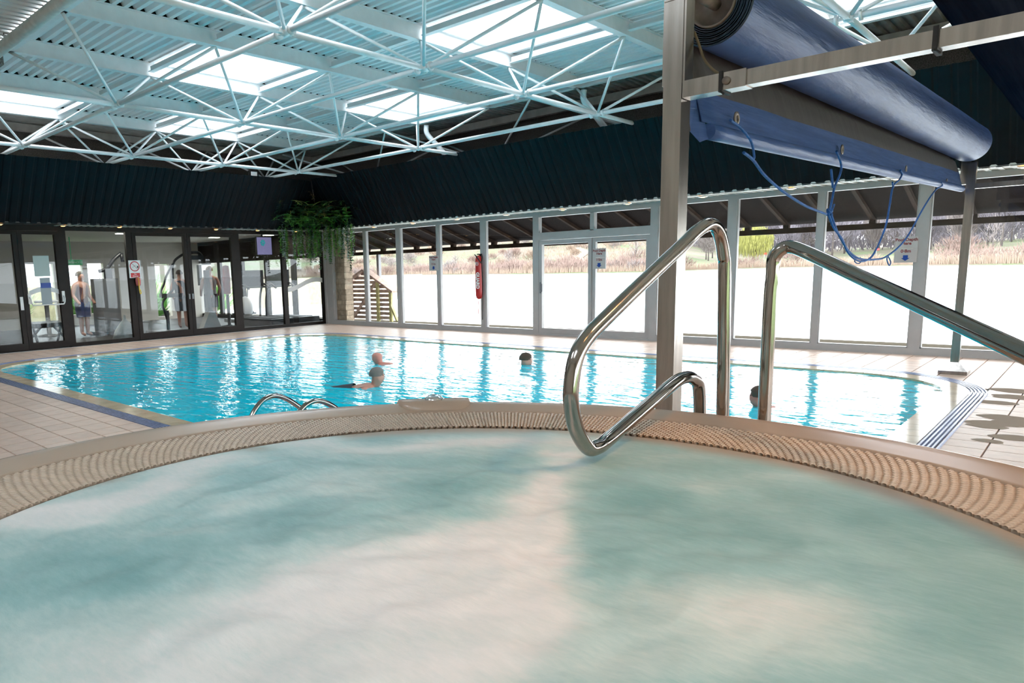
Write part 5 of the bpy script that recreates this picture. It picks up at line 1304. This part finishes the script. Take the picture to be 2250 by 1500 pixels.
# ================================================================== DRY PATCHES ON THE WET DECK
mat('dry_deck', (.42, .33, .265), .95, spec=.0)  # matt and darker than the tiles, for the dry patches
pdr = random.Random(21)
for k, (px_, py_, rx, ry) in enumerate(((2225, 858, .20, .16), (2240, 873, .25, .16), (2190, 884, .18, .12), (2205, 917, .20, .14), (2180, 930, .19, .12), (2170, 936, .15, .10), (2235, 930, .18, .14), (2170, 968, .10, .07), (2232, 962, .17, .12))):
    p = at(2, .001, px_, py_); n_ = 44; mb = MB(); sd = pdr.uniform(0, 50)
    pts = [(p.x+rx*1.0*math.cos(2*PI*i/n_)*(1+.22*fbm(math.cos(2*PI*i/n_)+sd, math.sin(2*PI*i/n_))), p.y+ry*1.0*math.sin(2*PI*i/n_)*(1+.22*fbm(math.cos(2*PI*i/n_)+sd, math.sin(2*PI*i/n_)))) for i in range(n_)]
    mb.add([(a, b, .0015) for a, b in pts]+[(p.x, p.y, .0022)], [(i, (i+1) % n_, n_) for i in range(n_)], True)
    tag(mb.build('dry_patch', 'dry_deck'), '%s dull dry patch counted from the lake on the deck right of the pool' % ORD[k], 'floor patch', 'dry patches right of the pool')
# ================================================================== HANGING PLANTS IN THE CORNER
pl = thing('hanging_planter', 'big hanging planter of trailing ivy, ferns and glossy leaves in the corner', 'plants', (-15.9, 12.3, 2.6))
pr_ = random.Random(11)
path = [Vector((-15.95, 11.25, 2.72)), Vector((-15.92, 11.9, 2.72)), Vector((-15.75, 12.35, 2.72)), Vector((-15.2, 12.42, 2.72)), Vector((-14.55, 12.42, 2.72))]
def onpath(t):
    t *= len(path)-1; i = min(int(t), len(path)-2); return path[i].lerp(path[i+1], t-i)
MB().tube([p+Vector((0, 0, -.02)) for p in path], .035, 8).build('trough', 'black', pl)
def leaf_quad(mb, c, d, up, l, w_):
    d = d.normalized(); s = d.cross(up); s = s.normalized() if s.length > 1e-4 else Vector((1, 0, 0)); n_ = s.cross(d)
    mb.add([c, c+d*l*.45+s*w_/2-n_*l*.04, c+d*l-n_*l*.15, c+d*l*.45-s*w_/2-n_*l*.04], [(0, 1, 2, 3)])
def vine(L_, seed, m):
    R_ = random.Random(seed); mb = MB(); p = Vector((0, 0, 0)); pts = [p.copy()]; out = Vector((R_.uniform(-.1, .1), R_.uniform(-.1, .1), 0))
    n_ = int(L_/.06)
    for i in range(n_):
        p = p+Vector((R_.uniform(-.012, .012), R_.uniform(-.012, .012), -.06))+(out*.3 if i < 2 else Vector()); pts.append(p.copy())
        for q in range(4):
            a = R_.uniform(0, 6.28); d = Vector((math.cos(a), math.sin(a), R_.uniform(-1, .2))); leaf_quad(mb, p, d, Vector((0, 0, 1)), R_.uniform(.045, .085), R_.uniform(.035, .06))
    mb.tube(pts, .004, 4); return mb.mesh('vine', m)
vm = [vine(l, i, m) for i, (l, m) in enumerate(((.95, 'leaf_ivy'), (.8, 'leaf_ivy'), (1.05, 'leaf_dark'), (.7, 'leaf_olive'), (.9, 'leaf_ivy'), (.85, 'leaf_pale')))]
for i in range(96):
    t_ = (i+.5)/96; p = onpath(t_)+Vector((pr_.uniform(-.05, .16), pr_.uniform(-.2, .05), pr_.uniform(-.06, .16)))
    o = place('vine', pr_.choice(vm[:5] if i % 5 else vm[5:]), pl, p, pr_.uniform(0, 6)); o.scale.z = pr_.uniform(.7, 1.12)*(.8 if t_ > .72 and t_ < .9 else 1); 
def fern(seed, m, n_=9, L_=.55, lift=.8):
    R_ = random.Random(seed); mb = MB()
    for f in range(n_):
        a = R_.uniform(0, 6.28); h_ = Vector((math.cos(a), math.sin(a), 0)); pts = []
        for k in range(9):
            t_ = k/8; pts.append(h_*L_*t_+Vector((0, 0, L_*lift*(t_*1.3-t_*t_*1.1))))
        for k in range(1, 9):
            d = (pts[k]-pts[k-1]).normalized(); s = d.cross(Vector((0, 0, 1))).normalized()
            for q in (-1, 1): leaf_quad(mb, pts[k], s*q+d*.5, Vector((0, 0, 1)), .15*(1-.7*k/9)*L_/.55, .028)
        mb.tube(pts, .004, 4)
    return mb.mesh('fern', m)
fm = [fern(1, 'leaf_olive'), fern(2, 'leaf_ivy'), fern(3, 'leaf_brown', 6, .6, 1.5), fern(4, 'leaf_dark', 11, .6)]
for i in range(34):
    p = onpath((i+.5)/34)+Vector((pr_.uniform(-.05, .15), pr_.uniform(-.15, .05), pr_.uniform(-.05, .45))); o = place('fern', fm[(i*7) % 4], pl, p, pr_.uniform(0, 6)); o.scale = (1.3,)*3
def broad(seed, m):
    R_ = random.Random(seed); mb = MB()
    for f in range(5):
        a = R_.uniform(0, 6.28); d = Vector((math.cos(a), math.sin(a), R_.uniform(.2, 1.2))).normalized(); b_ = d*R_.uniform(.12, .3)
        mb.tube([(0, 0, 0), b_], .005, 4); s = d.cross(Vector((0, 0, 1))).normalized(); l, w_ = .22, .15
        pts = [b_+d*l*u+s*w_*v-Vector((0, 0, .12*u*u)) for u, v in ((0, 0), (.15, .6), (.45, .5), (.8, .25), (1, 0), (.8, -.25), (.45, -.5), (.15, -.6))]
        mb.add(pts, [tuple(range(8))])
    return mb.mesh('leaf_cluster', m)
bmz = [broad(1, 'leaf_dark'), broad(2, 'leaf_dark'), broad(3, 'leaf_ivy')]
for i in range(60):
    p = onpath((i+.5)/60)+Vector((pr_.uniform(-.05, .2), pr_.uniform(-.2, .05), pr_.uniform(.0, .7)*(1.1-abs((i-27)/40)))); o = place('leaf_cluster', bmz[i % 3], pl, p, pr_.uniform(0, 6)); o.scale = (1.35,)*3
